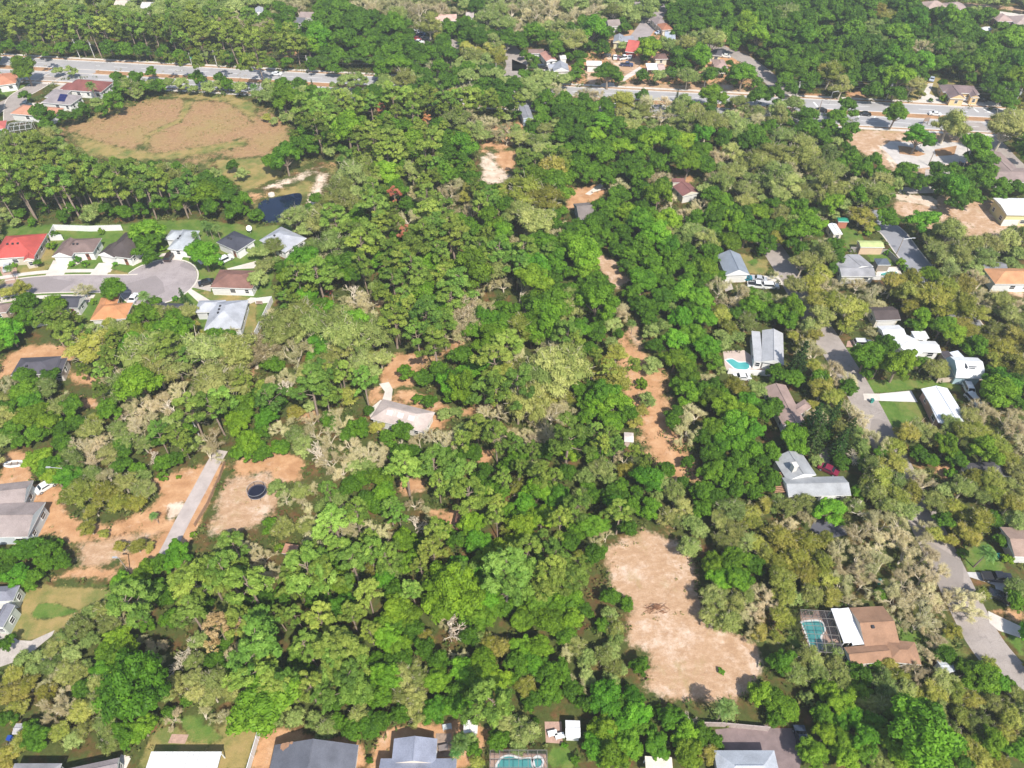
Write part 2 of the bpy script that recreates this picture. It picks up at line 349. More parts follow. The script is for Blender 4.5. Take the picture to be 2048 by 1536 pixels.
edge = math_n(t,'MULTIPLY', math_n(t,'SUBTRACT', nA, .5), 1.5)
edge = math_n(t,'ADD', edge, math_n(t,'MULTIPLY', math_n(t,'SUBTRACT', nB, .5), .9))
def wgt(ch):
    v = math_n(t,'ADD', ch, math_n(t,'MULTIPLY', edge, .55))
    m = N(t,'ShaderNodeMapRange', interpolation_type='SMOOTHSTEP'); m.inputs[1].default_value = .36; m.inputs[2].default_value = .64
    t.links.new(v, m.inputs[0]); return m.outputs[0]
def tex(f, *cols): return ramp(t, f, [(.28+.44*i/(len(cols)-1), c) for i, c in enumerate(cols)])
litter = tex(nA, (.07,.042,.018), (.13,.068,.03), (.25,.125,.055))
litter = mix(t, litter, tex(nB,(.035,.06,.012),(.085,.12,.03)), math_n(t,'MULTIPLY', ramp(t, noise_node(t,.22,5,.7), [(.34,(0,0,0)),(.52,(1,1,1))]), .85))
lawn = mix(t, tex(nA,(.055,.11,.018),(.10,.17,.03),(.17,.20,.05)), (.24,.20,.07), ramp(t, noise_node(t,.12,5,.7), [(.5,(0,0,0)),(.72,(.8,.8,.8))]))
dry = mix(t, tex(nA,(.20,.17,.055),(.30,.23,.085),(.36,.25,.11)), (.12,.16,.04), ramp(t, noise_node(t,.15,5,.65), [(.45,(0,0,0)),(.65,(.9,.9,.9))]))
sand = tex(nA,(.44,.31,.21),(.60,.47,.36),(.72,.62,.51))
field = mix(t, tex(noise_node(t,.9,9,.8),(.205,.118,.062),(.325,.195,.10),(.46,.30,.16)), (.30,.23,.09), ramp(t, noise_node(t,.05,6,.7), [(.46,(0,0,0)),(.66,(.75,.75,.75))]))
tan = tex(noise_node(t,.7,9,.82,stretch=(.75,1.25,1)),(.30,.175,.10),(.43,.275,.165),(.60,.43,.31))
tan = mix(t, tan, (.70,.56,.45), ramp(t, noise_node(t,.13,9,.8), [(.5,(0,0,0)),(.66,(.85,.85,.85))])); tan = mix(t, tan, (.30,.24,.09), ramp(t, noise_node(t,.1,7,.75,stretch=(1.1,.9,1)), [(.56,(0,0,0)),(.7,(.6,.6,.6))]))
dirt = tex(nA,(.35,.18,.085),(.46,.255,.13),(.57,.35,.195))
dirt = mix(t, dirt, (.62,.47,.35), ramp(t, noise_node(t,.25,6,.75), [(.56,(0,0,0)),(.74,(.7,.7,.7))]))
col = litter
for c, ch in ((lawn,ZA[0]),(dry,ZA[1]),(field,ZB[0]),(tan,ZB[1]),(dirt,ZB[2]),(sand,ZA[2])): col = mix(t, col, c, wgt(ch))
col = mix(t, col, ramp(t, nC, [(.3,(.78,)*3),(.7,(1.18,)*3)]), .75, 'MULTIPLY')
t.links.new(col, b.inputs['Base Color']); b.inputs['Roughness'].default_value = .95; b.inputs['Specular IOR Level'].default_value = .1
bn = N(t,'ShaderNodeBump'); bn.inputs['Strength'].default_value = .5; bn.inputs['Distance'].default_value = .25; t.links.new(nB, bn.inputs['Height']); t.links.new(bn.outputs[0], b.inputs['Normal'])
gm.materials.append(GM); tag(link('ground', gm), kind='structure')

# ---------------------------------------------------------------- roads, drives, paths (sheets a few mm to cm above each other)
def smoothline(P, n=8):
    out = []
    for i in range(len(P)-1):
        p0 = P[max(i-1,0)]; p1 = P[i]; p2 = P[i+1]; p3 = P[min(i+2,len(P)-1)]
        for k in range(n):
            s = k/n; out.append(.5*((2*p1)+(-p0+p2)*s+(2*p0-5*p1+4*p2-p3)*s*s+(-p0+3*p1-3*p2+p3)*s**3))
    return out+[P[-1]]
def strip(P, off, w, z, mb, m=0, h=None):
    L = []
    for i, p in enumerate(P):
        d = (P[min(i+1,len(P)-1)]-P[max(i-1,0)]); d.z = 0; d.normalize(); n = Vector((-d.y, d.x, 0)); L.append((p+n*(off-w/2), p+n*(off+w/2)))
    for i in range(len(L)-1):
        q = [L[i][0],L[i+1][0],L[i+1][1],L[i][1]]
        q = [Vector((v.x,v.y,z)) for v in q]
        if h is None: mb.add(q, [(3,2,1,0) if (q[1]-q[0]).cross(q[3]-q[0]).z<0 else (0,1,2,3)], m)
        else: mb.prism([(v.x,v.y) for v in q], 0, h, m)
    return L
ROADS = []; SLABS = []
def road(name, s, w, mat, z=.02, kerb=False, ext=None):
    P = [Vector((p.x,p.y,0)) for p in pts(s)]; P = smoothline(P); mb = MB(); strip(P, 0, w, z, mb)
    ROADS.append((P, w)); o = mb.build(name, mat); tag(o, kind='structure')
    if kerb:
        k = MB(); P2 = P[:-6] if '312,563' in s else P; strip(P2, w/2+.2, .35, 0, k, 0, .1); strip(P2, -w/2-.2, .35, 0, k, 0, .1); tag(k.build('kerb', CONC), kind='structure')
    return P
xs = []; ys = []
for q in ((0,122),(130,128.5),(300,135.5),(512,151),(733,161.5),(1128,179),(1349,195),(1596,208.5),(1822,217),(2048,228)):
    p = at(*q); xs.append(p.x); ys.append(p.y)
cf = np.polyfit(xs, ys, 2)
MAIN = [Vector((x, float(np.polyval(cf,x)), 0)) for x in range(-420,421,6)]
mb = MB(); strip(MAIN, 0, 8.2, .02, mb); strip(MAIN, -12.4, 8.2, .02, mb)
tag(mb.build('main_road', ROADGREY), kind='structure')
mb = MB(); strip(MAIN, 6.6, 1.7, .03, mb); strip(MAIN, -18.6, 1.7, .03, mb); tag(mb.build('pavement', CONC), kind='structure')
mb = MB()
for off in (4.3, -4.3, -8.1, -16.7): strip(MAIN, off, .4, 0, mb, 0, .12)
tag(mb.build('kerb', CONC), kind='structure')
MEDIAN = simple('median dry grass', (.36,.20,.10), .95, .25, .4, fine=3)
mb = MB(); strip(MAIN, -6.2, 3.5, .09, mb); strip(MAIN, 5.15, 1.2, .025, mb); strip(MAIN, -17.3, .9, .025, mb); tag(mb.build('road_verge', MEDIAN), kind='structure')
MARK = simple('road paint', (.8,.79,.76), .7, .08)
mb = MB()
for i in range(0, len(MAIN)-1, 2):
    for off in (.1, -12.5): strip(MAIN[i:i+2], off, .18, .028, mb)
for off in (3.7,-3.7,-8.9,-16.0): strip(MAIN, off, .15, .028, mb)
tag(mb.build('road_marking', MARK), kind='structure')
# junction slabs over the median, with stop lines
def slab(name, s, mat, z=.1): 
    mb = MB(); P = pts(s); SLABS.append([(p.x,p.y) for p in P]); mb.prism([(p.x,p.y) for p in P], .005, z); return tag(mb.build(name, mat), kind='structure')
slab('junction', 'A 415,470 735,490 735,560 640,590 400,590 340,560 420,520', ROADGREY, .094)
slab('junction', 'X 1580,212 1640,216 1650,229 1600,230', ROADGREY, .094)
mb = MB()
for a, bb in (((345,785),(375,820)),((1575,835),(1610,862)),((1650,838),(1705,868)),((690,900),(705,870)),((812,905),(825,878))):
    p, q = at(*px('D',*a)), at(*px('D',*bb)); mb.add([(p.x,p.y,.034),(p.x+.6,p.y,.034),(q.x+.6,q.y,.034),(q.x,q.y,.034)], [(0,1,2,3)])
tag(mb.build('road_marking', MARK), kind='structure')
for s in ('D 190,745 250,755 290,800 230,800', 'X 1600,201 1615,203 1612,215 1600,214'): pass
road('side_street', 'X 1415,85 1445,99 1482,114 1520,140 1548,165 1594,207', 7.5, STREET, .024)
road('side_street', 'X 30,240 34,198 70,174 104,154 126,144', 7.2, STREET, .024, True)
road('side_street', 'X -30,235 0,214 34,198', 7.2, STREET, .028)
CUL = road('side_street', 'X -60,592 0,579.5 60,571 120,567.5 180,567 250,567 312,563', 7.6, ASPHALT, .024, True)
cc = at(318,563); mb = MB(); mb.disc((cc.x,cc.y,.032), 10.2, 40); mb2 = MB()
tag(mb.build('side_street', ASPHALT), kind='structure')
ang = [math.radians(a) for a in range(-160,161,8)]
ring = [Vector((cc.x+10.5*math.cos(a), cc.y+10.5*math.sin(a), 0)) for a in ang]
mb = MB(); strip(ring, 0, .4, 0, mb, 0, .1); tag(mb.build('kerb', CONC), kind='structure')
CULS = [p for p in CUL if (p-Vector((cc.x,cc.y,0))).length > 15]; mb = MB(); strip(CULS, 5.9, 1.6, .03, mb); strip(CULS, -5.7, 1.5, .03, mb)
ring2 = [Vector((cc.x+13*math.cos(a), cc.y+13*math.sin(a), 0)) for a in [math.radians(a) for a in range(40,150,8)]]
strip(ring2, 0, 1.5, .034, mb); tag(mb.build('pavement', CONC), kind='structure')
road('side_street', 'X 1505,440 1540,490 1575,545 1607,602 1655,680 1700,752 1735,815 1775,895 1830,1005 1880,1105 1925,1198 1975,1290 2060,1390', 6.8, STREET, .02)
road('side_street', 'X 1742,420 1760,446 1787,467 1817,507 1850,547 1905,610 1960,680', 7.2, simple('blue grey asphalt',(.25,.25,.27),.9,.14,.2), .022, True)
road('side_street', 'X 1935,232 1952,252 1985,282 2022,322 2080,372', 6.5, STREET, .024)
road('side_street', 'X 985,70 1010,92 1032,122 1030,140 1012,160', 9, STREET, .024)
road('side_street', 'X 1330,-5 1310,30 1288,62 1270,85', 8.5, ASPHALT, .024)
road('side_street', 'X 1240,8 1330,10 1400,12', 8, ASPHALT, .028)
road('side_street', 'X 1880,14 1990,25 2060,34', 5, CONC, .024)
road('driveway', 'B 1450,300 1520,335 1580,365', 5, STREET, .026)
road('driveway', 'I 1700,540 1640,640 1545,820 1420,1050 1310,1270 1230,1420', 3.1, simple('grey gravel drive',(.42,.36,.33),.9,.15,.5), .024)
slab('car_park', 'D 870,1130 940,1085 1060,1090 1210,1110 1330,1085 1460,1095 1560,1130 1560,1240 1400,1260 1200,1290 1080,1300 990,1260 930,1190', simple('grey lot',(.50,.46,.43),.9,.15,.4), .02)
slab('path', 'D 1000,1440 1300,1430 1340,1480 1000,1490', CONCD, .02); slab('path','D 1210,1300 1480,1300 1470,1370 1200,1380', CONCD, .02)
mb = MB()
for s in ('D 1000,1120 1090,1130 1210,1185 1150,1200 1010,1180', 'D 1280,1150 1450,1120 1430,1190 1290,1200'):
    mb.prism([(p.x,p.y) for p in pts(s)], .0, .12)
tag(mb.build('planting_island', MEDIAN), kind='structure')
for s, mt in (('E 410,540 545,545 470,692 330,692', CONC), ('E 760,560 880,560 785,705 655,695', CONC), ('E 1300,490 1415,495 1365,598 1240,598', CONC),
              ('E 560,560 690,490 700,515 580,580', CONC), ('E 1740,605 1966,545 1966,600 1750,612', CONC), ('E 1415,760 1460,755 1650,870 1560,895', CONC),
              ('E 1800,905 1925,825 1966,828 1966,855 1815,920', CONC), ('E 1470,690 1620,690 1620,780 1440,740', CONCD), ('E 1710,500 1800,520 1690,570 1670,540', CONC),
              ('E 0,530 120,560 140,680 180,710 20,725 40,690 0,620', PAVER), ('E 1200,805 1340,800 1300,860 1190,860', CONCD), ('E 590,800 700,810 690,860 640,870', CONCD), ('E 0,805 40,800 20,850 0,860', CONC),
              ('M 0,490 40,490 140,555 240,560 420,478 400,520 300,600 200,690 0,760', CONCD), ('M 1320,1275 1450,1280 1420,1350 1290,1345', PAVER), ('M 930,1430 1010,1450 960,1560 880,1560', CONC),
              ('J 945,30 1020,15 1050,70 1040,160 970,150 990,90', CONC), ('J 850,240 960,150 975,170 880,290', CONC),
              ('L 860,105 1100,82 1150,170 860,160', simple('pale drive',(.60,.57,.55),.85,.1,.4)), ('L 730,105 870,105 870,160 740,155', CONC),
              ('L 390,520 490,520 470,650 400,640', STREET), ('L 360,1075 570,1080 610,1190 450,1220 320,1150', simple('dark drive',(.10,.10,.12),.9,.2,.4)),
              ('G 1830,650 1966,660 1966,720 1840,705', CONC), ('G 1560,560 1620,550 1700,760 1640,780', CONCD), ('H 0,660 80,660 125,730 0,720', CONC),
              ('H 610,1160 700,1150 830,1150 760,1210 600,1205', PAVER), ('P 1500,30 1860,40 1840,240 1780,250 1740,130 1520,60', simple('grey drive',(.50,.48,.47),.85,.12,.4)),
              ('P 1690,330 1966,460 1966,545 1770,480 1700,420', CONC), ('P 0,1230 190,1230 260,1450 240,1560 0,1560', simple('purple pavers',(.20,.15,.145),.9,.2,.6)),
              ('O 1560,1240 1966,1200 1966,1420 1600,1400', simple('purple pavers',(.20,.15,.145),.9,.2,.6)), ('O 250,1180 380,1180 390,1350 260,1340', PAVER),
              ('D 1090,790 1170,760 1230,640 1270,640 1240,720 1420,800 1380,830 1080,830', CONC), ('D 1380,745 1650,760 1880,830 1870,850 1690,830 1450,800 1400,810', CONC),
              ('C 840,600 980,510 1010,530 860,625', CONC), ('C 700,640 780,630 800,690 600,690', CONC), ('C 170,510 290,515 290,545 170,540', CONC), ('C 0,455 110,500 120,530 60,545 0,545', CONCD),
              ('H 820,590 1000,590 1030,650 830,660', CONC), ('N 1380,1270 1500,1270 1510,1450 1385,1450', WOOD), ('M 0,1030 10,1030 10,1040', CONC), ('B 1210,270 1340,310 1330,350 1200,340', CONCD),
              ('A 130,880 240,790 330,790 240,830', CONC), ('A 400,690 560,600 600,620 450,690', CONCD), ('C 560,1490 690,1400 700,1430 600,1500', CONC)):
    slab('sand_patch' if 'sand' in mt.name else ('patio' if 'paver' in mt.name or 'wood' in mt.name else 'driveway'), s, mt, .016+.0011*(hash(s) % 9) if False else .016+.001*(sum(map(ord,s)) % 11))
# ---------------------------------------------------------------- houses
def rect(P1, P2, P3):
    u = (P2-P1); u.z = 0; L = u.length; u.normalize(); n = Vector((-u.y,u.x,0)); w = (P3-P2).dot(n)
    if w < 0: P1, P2, u = P2, P1, -u; n = -n; w = -w
    return P1, u, n, L, w
PANE_ME = {}
def window_mesh(w, h):
    k = (w,h)
    if k not in PANE_ME:
        mb = MB(); t_ = .09
        mb.box((0,-.03,h/2),(w,.06,h),1)
        for x in (-w/2,w/2): mb.box((x,-.05,h/2),(t_,.1,h+t_))
        for z in (0,h): mb.box((0,-.055,z),(w+t_,.11,t_))
        mb.box((0,-.052,h/2),(w,.08,.05))
        PANE_ME[k] = mb.mesh('window', [WHITE, GLASS])
    return PANE_ME[k]
mb = MB(); mb.box((0,-.03,1.05),(1.0,.08,2.1)); mb.box((0,-.07,1.5),(.5,.03,.8),1); DOOR_ME = mb.mesh('door', [simple('door paint',(.25,.10,.07),.5,.1), GLASS])
mb = MB(); mb.box((0,-.03,1.1),(4.9,.08,2.2))
for z in (.55,1.1,1.65): mb.box((0,-.075,z),(4.8,.02,.05),1)
GAR_ME = mb.mesh('garage_door', [simple('garage paint',(.68,.66,.62),.6,.06), STEEL])
mb = MB(); mb.box((0,0,.12),(.5,.5,.35)); VENT_ME = mb.mesh('roof_vent', [simple('vent dark',(.04,.04,.045),.6,.1)])
HOUSES = []
def make_roof(mb, A, u, n, L, w, kind, ez, pitch, base):
    """closed roof solid in local coordinates; materials 0 covering, 1 fascia, 2 gable wall"""
    def Q(a, b_, z): p = A+u*a+n*b_; return (p.x-base.x, p.y-base.y, z)
    th = .22
    if kind in ('flat','lean'):
        dz = pitch*w if kind == 'lean' else .15
        lo = [Q(0,0,ez),Q(L,0,ez),Q(L,w,ez+dz),Q(0,w,ez+dz)]; bo = [(x,y,z-.14) for x,y,z in lo]
        mb.add(lo, [(0,1,2,3)], 0); mb.add(bo, [(3,2,1,0)], 1)
        v = lo+bo
        mb.add(v, [(0,4,5,1),(1,5,6,2),(2,6,7,3),(3,7,4,0)], 1); return ez+dz
    e = [Q(0,0,ez),Q(L,0,ez),Q(L,w,ez),Q(0,w,ez)]; bo = [(x,y,z-th) for x,y,z in e]
    mb.add(e+bo, [(0,4,5,1),(1,5,6,2),(2,6,7,3),(3,7,4,0)], 1); mb.add(bo, [(3,2,1,0)], 1)
    if kind == 'hip':
        if L >= w: h = pitch*w/2; r1, r2 = Q(w/2,w/2,ez+h), Q(L-w/2,w/2,ez+h); mb.add(e+[r1,r2], [(0,1,5,4),(1,2,5),(2,3,4,5),(3,0,4)] if L-w>.05 else [(0,1,4),(1,2,4),(2,3,4),(3,0,4)], 0)
        else: h = pitch*L/2; r1, r2 = Q(L/2,L/2,ez+h), Q(L/2,w-L/2,ez+h); mb.add(e+[r1,r2], [(0,1,4),(1,2,5,4),(2,3,5),(3,0,4,5)], 0)
    elif kind == 'gx':
        h = pitch*w/2; r1, r2 = Q(0,w/2,ez+h), Q(L,w/2,ez+h); mb.add(e+[r1,r2], [(0,1,5,4),(2,3,4,5)], 0); mb.add(e+[r1,r2], [(1,2,5),(3,0,4)], 2)
    elif kind == 'gy':
        h = pitch*L/2; r1, r2 = Q(L/2,0,ez+h), Q(L/2,w,ez+h); mb.add(e+[r1,r2], [(1,2,5,4),(3,0,4,5)], 0); mb.add(e+[r1,r2], [(0,1,4),(2,3,5)], 2)
    elif kind == 'barn':
        h1, h2 = w*.24, w*.36; a = [Q(x,y,z) for y,z in ((0,ez),(w*.16,ez+h1),(w/2,ez+h2),(w*.84,ez+h1),(w,ez)) for x in (0,L)]
        mb.add(a, [(0,1,3,2),(2,3,5,4),(4,5,7,6),(6,7,9,8)], 0); mb.add(a, [(8,6,4,2,0),(1,3,5,7,9)], 2); h = h2
    if kind in ('hip','gx','gy'):   # ridge capping, a little proud of the covering
        a, b_ = Vector(r1), Vector(r2)
        if (b_-a).length > .4: mb.tube(a+Vector((0,0,.02)), b_+Vector((0,0,.02)), .1, n=5, m=0)
    return ez+h
def house(label, roofcol, wallcol, wings, cat='house', name='house', metal=False, vents=0, glazed=True, garage=(0,), door=True, sky=0, chimney=False, open_=True, extra=None):
    W_ = []
    for i, s in enumerate(wings):
        t_ = s.split(); q = [tuple(map(float,a.split(','))) for a in t_[1:4]]; kind = t_[4]; ez = float(t_[5]) if len(t_) > 5 else 2.75; pitch = float(t_[6]) if len(t_) > 6 else .42
        ez += .012*i
        pp = [px(t_[0],*a) for a in q]; P = [at(a[0],a[1],ez) for a in pp]
        A, u, n, L, w = rect(*P); W_.append((A,u,n,L,w,kind,ez,pitch))
        cs = [A, A+u*L, A+u*L+n*w, A+n*w]
        if open_: OPEN.append([proj((c.x,c.y,ez))[:2] for c in cs])
        c = A+u*(L/2)+n*(w/2); FOOT.append((c.x,c.y,u.x,u.y,L/2+.3,w/2+.3))
    c0 = W_[0][0]+W_[0][1]*(W_[0][3]/2)+W_[0][2]*(W_[0][4]/2); base = Vector((c0.x,c0.y,0))
    root = thing(name, label, cat, base); HOUSES.append((label, base))
    rm = MB(); wm = MB(); peak = 0
    for A,u,n,L,w,kind,ez,pitch in W_:
        peak = make_roof(rm, A,u,n,L,w,kind,ez,pitch,base); i_ = .45 if min(L,w) > 4 else .2
        c = A+u*(L/2)+n*(w/2)-base; rz = math.atan2(u.y,u.x)
        if kind in ('lean','flat') and cat != 'house' and cat != 'shed' and cat != 'church':
            for a,b_ in ((.15,.15),(L-.15,.15),(L-.15,w-.15),(.15,w-.15)):
                p = A+u*a+n*b_-base; top = ez+(pitch*b_ if kind=='lean' else 0)-.15; wm.box((p.x,p.y,top/2),(.14,.14,top),0,rz)
        else:
            wm.box((c.x,c.y,(ez-.2)/2),(L-2*i_,w-2*i_,ez-.2),0,rz)
    rmat = metalroof(roofcol) if metal else shingle(roofcol); wmat = simple('painted wall', wallcol, .8, .08, .6)
    wm.build('wall', wmat, root); roof = rm.build('roof', [rmat, WHITE, wmat], root)
    inside = lambda p, me: any(abs((p-(A+u*(L/2)+n*(w/2))).dot(u)) < L/2 and abs((p-(A+u*(L/2)+n*(w/2))).dot(n)) < w/2 for j,(A,u,n,L,w,*_) in enumerate(W_) if j != me)
    if glazed:
        for wi,(A,u,n,L,w,kind,ez,pitch) in enumerate(W_):
            i_ = .45 if min(L,w) > 4 else .2
            for side in range(4):
                d, org, ln, dp = ((u, A+n*i_, L, -n), (n, A+u*(L-i_), w, u), (-u, A+u*L+n*(w-i_), L, n), (-n, A+n*w+u*i_, w, -u))[side]
                if dp.y > .35: continue          # back walls turned away from the survey side stay plain
                rz = math.atan2(d.y, d.x); k = max(1, int((ln-1)/3.4))
                for j in range(k):
                    p = org+d*(ln*(j+.5)/k)
                    if inside(p+dp*.3, wi): continue
                    loc = Vector((p.x-base.x, p.y-base.y, 0))
                    if side == 0 and wi in garage and ln > 5.6 and (j == 0 or k == 1): link('garage_door', GAR_ME, root, loc+d*(.6 if k>1 else 0), (0,0,rz)); continue
                    if side == 0 and wi == 0 and door and j == k-1 and k > 1: link('door', DOOR_ME, root, loc, (0,0,rz)); continue
                    ww = window_mesh(1.5 if j%2 else 1.1, 1.25); link('window', ww, root, loc+Vector((0,0,.95)), (0,0,rz))
    A,u,n,L,w,kind,ez,pitch = W_[0]
    for j in range(vents):
        a, b_ = (L*(.35+.12*j), w*.34) if L >= w else (L*.34, w*(.4+.12*j)); p = A+u*a+n*b_-base
        z = ez+pitch*min(a if kind=='hip' else 99, b_ if kind != 'gy' else a, L-a if kind=='hip' else 99)
        link('roof_vent', VENT_ME, roof, (p.x,p.y,z), (0,0,math.atan2(u.y,u.x)))
    for j in range(sky):
        a, b_ = L*(.3+.2*j), w*.25; p = A+u*a+n*b_-base; q = p+n*(w*.16); z0 = ez+pitch*w*.25+.07; m_ = MB(); hw = u*.7
        v = [p-hw,p+hw,q+hw,q-hw]; m_.add([(v[0].x,v[0].y,z0),(v[1].x,v[1].y,z0),(v[2].x,v[2].y,z0+pitch*w*.16),(v[3].x,v[3].y,z0+pitch*w*.16)]+[(k.x,k.y,ez+pitch*w*.2) for k in v],[(0,1,2,3),(0,4,5,1),(1,5,6,2),(2,6,7,3),(3,7,4,0)])
        m_.build('skylight', simple('skylight',(.62,.56,.52),.35,.05), roof)
    if chimney:
        p = A+u*(L*.3)+n*(w*.3)-base; m_ = MB(); m_.box((p.x,p.y,ez+1.2),(.9,1.1,2.6),0,math.atan2(u.y,u.x)); m_.box((p.x,p.y,ez+2.55),(1.05,1.25,.15),0,math.atan2(u.y,u.x)); m_.build('chimney', simple('chimney render',(.62,.58,.52),.8,.1), roof)
    return root, roof, W_, base
CREAM=(.66,.60,.48); WALLW=(.74,.73,.70); BEIGE=(.52,.46,.37)
house('bright red roofed house at the left end of the cul-de-sac street', (.43,.08,.065), BEIGE, ['E -70,530 262,508 330,335 hip 3 .5','E 180,545 262,530 275,455 gy 2.9 .5'], vents=3)
house('brown hip roofed house with white fence round its back yard', (.185,.13,.115), WALLW, ['E 470,485 715,478 772,368 hip 2.9 .5','E 396,512 548,512 600,395 gy 2.8 .5'], garage=(1,), vents=2)
house('dark roofed house with white front gable beside a fan palm', (.075,.06,.056), WALLW, ['E 790,500 1000,525 1010,330 hip 2.9 .55','E 748,498 880,520 905,430 gy 2.8 .5'], garage=(1,))
house('long pale grey roofed house at the head of the cul-de-sac', (.36,.38,.40), WALLW, ['E 1285,452 1425,462 1530,312 hip 2.9 .5','E 1262,380 1390,385 1420,310 hip 3 .5'], vents=2)
house('dark slate roofed house with white walls and satellite dish beside it', (.062,.064,.082), WALLW, ['E 1660,400 1822,472 1905,358 hip 3 .5'], vents=2)
house('reddish brown roofed house right of the big cul-de-sac tree', (.22,.115,.09), WALLW, ['E 1613,747 1938,758 1895,617 hip 2.9 .38'], door=False)
house('pale grey hip roofed house with three black roof vents by a lawn', (.38,.39,.42), (.6,.6,.6), ['E 1565,1075 1850,1060 1770,850 hip 2.9 .5','E 1490,940 1700,935 1700,845 hip 2.8 .5'], vents=3, door=False)
house('orange tile roofed house with yellow side wall near the cul-de-sac', (.50,.23,.105), (.62,.58,.22), ['E 690,1000 965,988 1045,862 hip 3 .55','E 720,975 870,960 850,820 hip 2.9 .5'], door=False)
house('dark slate house under a big tree left of the orange roof', (.07,.07,.085), (.6,.58,.55), ['E 350,900 596,905 588,815 gx 2.9 .5','E 200,1010 420,960 380,880 hip 2.8 .5'], open_=False)
house('dark roofed house almost hidden behind trees right of the orange roof', (.075,.075,.09), (.6,.58,.55), ['E 1110,945 1400,955 1385,872 hip 2.9 .45'], open_=False)
house('charcoal hip roofed house standing in an orange dirt yard', (.085,.08,.095), (.55,.5,.45), ['E 80,1425 400,1410 470,1275 hip 2.8 .4','E 400,1412 470,1405 552,1285 hip 2.75 .4'], vents=1, door=False)
house('small brown house cut by the picture edge below the cul-de-sac street', (.24,.17,.15), (.5,.38,.3), ['E -90,945 45,940 45,868 hip 2.7 .4'])
house('pale grey roofed house with white trim below the dark pond', (.37,.38,.41), WALLW, ['F 25,385 222,478 302,330 hip 3 .45'], vents=1, door=False)
house('lone pinkish grey roofed house deep in the woods with three skylights', (.46,.38,.34), (.66,.62,.56), ['J 880,296 1290,402 1388,250 hip 2.8 .5'], sky=3, door=False)
house('large grey brown house beside the dirt yard with a front gable', (.30,.245,.225), (.5,.54,.55), ['I -160,985 188,945 272,768 gx 3.2 .38','I -180,1210 212,1203 328,938 gx 3.3 .36'], garage=())
house('grey house with green grey gable and white octagonal window by a patchy lawn', (.20,.20,.23), (.50,.53,.46), ['M -150,265 98,250 146,132 hip 3 .45','M -70,452 20,455 128,285 gy 3.1 .7'], door=False)
house('grey brown roofed house at the bottom behind the white patio cover', (.26,.225,.225), WALLW, ['M 440,1660 900,1560 940,1450 gx 2.8 .3'], door=False)
house('small grey roof at the bottom left corner under yellow trees', (.28,.27,.28), WALLW, ['M 60,1620 425,1620 440,1500 hip 2.7 .3'], door=False)
rN1 = house('dark slate gabled house with an orange rust stain on its roof', (.13,.135,.16), (.62,.6,.56), ['N 70,1700 740,1700 757,1358 gy 2.9 .42'], door=False)
house('blue grey roofed house with narrow rear wing at the bottom', (.26,.275,.34), (.68,.6,.5), ['N 930,1700 1530,1700 1515,1462 gx 2.8 .35','N 1040,1500 1380,1500 1384,1310 gy 2.85 .35'], door=False, vents=1)
house('pale grey hip roofed house at the bottom edge with purple paver yard', (.40,.42,.455), (.6,.55,.5), ['O 1600,1680 2080,1680 2072,1400 hip 3 .45'], door=False)
house('orange brown shingled house joined to the caged green pool', (.315,.18,.11), (.55,.48,.4), ['P 745,605 1015,590 860,292 gx 2.8 .4','P 640,745 960,715 940,575 gx 2.75 .42','P 930,720 1180,745 1125,568 hip 2.7 .4'], door=False, vents=1)
house('L shaped grey roofed house with a slatted deck at its side', (.32,.325,.33), WALLW, ['L 150,775 372,728 292,545 gy 2.9 .4','L 158,895 640,885 615,738 gx 2.85 .4'], chimney=True, door=False)
house('brown roofed house with brick chimney above the dark conifers', (.30,.215,.185), WALLW, ['L 115,350 292,335 175,35 gy 2.8 .35','L 225,280 350,200 290,140 hip 2.7 .35'], vents=2, door=False)
house('white metal roofed house with long pale drive and green lawn', (.72,.74,.78), (.42,.25,.2), ['L 1335,335 1545,330 1400,62 gy 2.8 .3','L 1190,75 1310,330 1380,300 lean 2.6 .05'], metal=True, door=False)
house('brown carport house cut by the right edge near a black pickup', (.30,.21,.165), (.55,.45,.38), ['L 1895,1355 2150,1365 2100,1140 gx 2.8 .3'], door=False)
house('dark roofed house mostly hidden under oaks at the right', (.09,.085,.09), (.5,.45,.4), ['L 1560,740 1800,720 1760,620 gx 2.8 .35','L 1800,735 1915,740 1880,650 lean 2.7 .03'], open_=False)
house('grey roofed house with kidney pool in its fenced garden', (.29,.285,.295), WALLW, ['H 565,662 830,665 790,575 gx 2.8 .3','H 600,640 810,585 745,482 gy 2.75 .25'], door=False)
house('long low white roof between oaks left of the green playset', (.72,.73,.74), CREAM, ['H 505,340 575,338 530,258 gy 2.6 .2'], metal=True, door=False)
house('cream walled hall with flat white roof beside the dry field', (.70,.70,.69), (.66,.58,.30), ['H 1835,190 2260,196 2150,66 gx 4.2 .1'], cat='church', name='hall', metal=True, door=False)
house('orange hip roofed house at the right edge below the hall', (.52,.26,.13), WALLW, ['H 1745,722 2160,722 2080,600 hip 3 .45'], door=False)
house('grey roof half hidden by oaks beside the orange hip roof', (.20,.20,.21), WALLW, ['H 1670,625 1850,622 1825,552 gx 2.8 .35'], open_=False, door=False)
house('dark brown roofed house in the shade above the white metal house', (.085,.065,.062), CREAM, ['H 830,1002 1022,995 945,893 gx 2.8 .35'], door=False)
house('rambling white metal roofed house with several additions', (.68,.68,.68), WALLW, ['H 900,1140 1070,1130 1130,1028 gx 2.9 .25','H 1060,1240 1332,1246 1250,1160 gx 2.8 .22','H 900,1150 1120,1290 1160,1180 gy 2.75 .15','H 1130,1140 1240,1138 1215,1085 lean 2.8 .05'], metal=True, door=False)
house('metal roofed house with pale lean-to strip beside a kidney pool', (.42,.42,.43), WALLW, ['X 1524,723 1568,730 1549,664 gy 2.8 .4','X 1508,722 1526,724 1508,664 lean 2.65 .03'], metal=True, door=False)
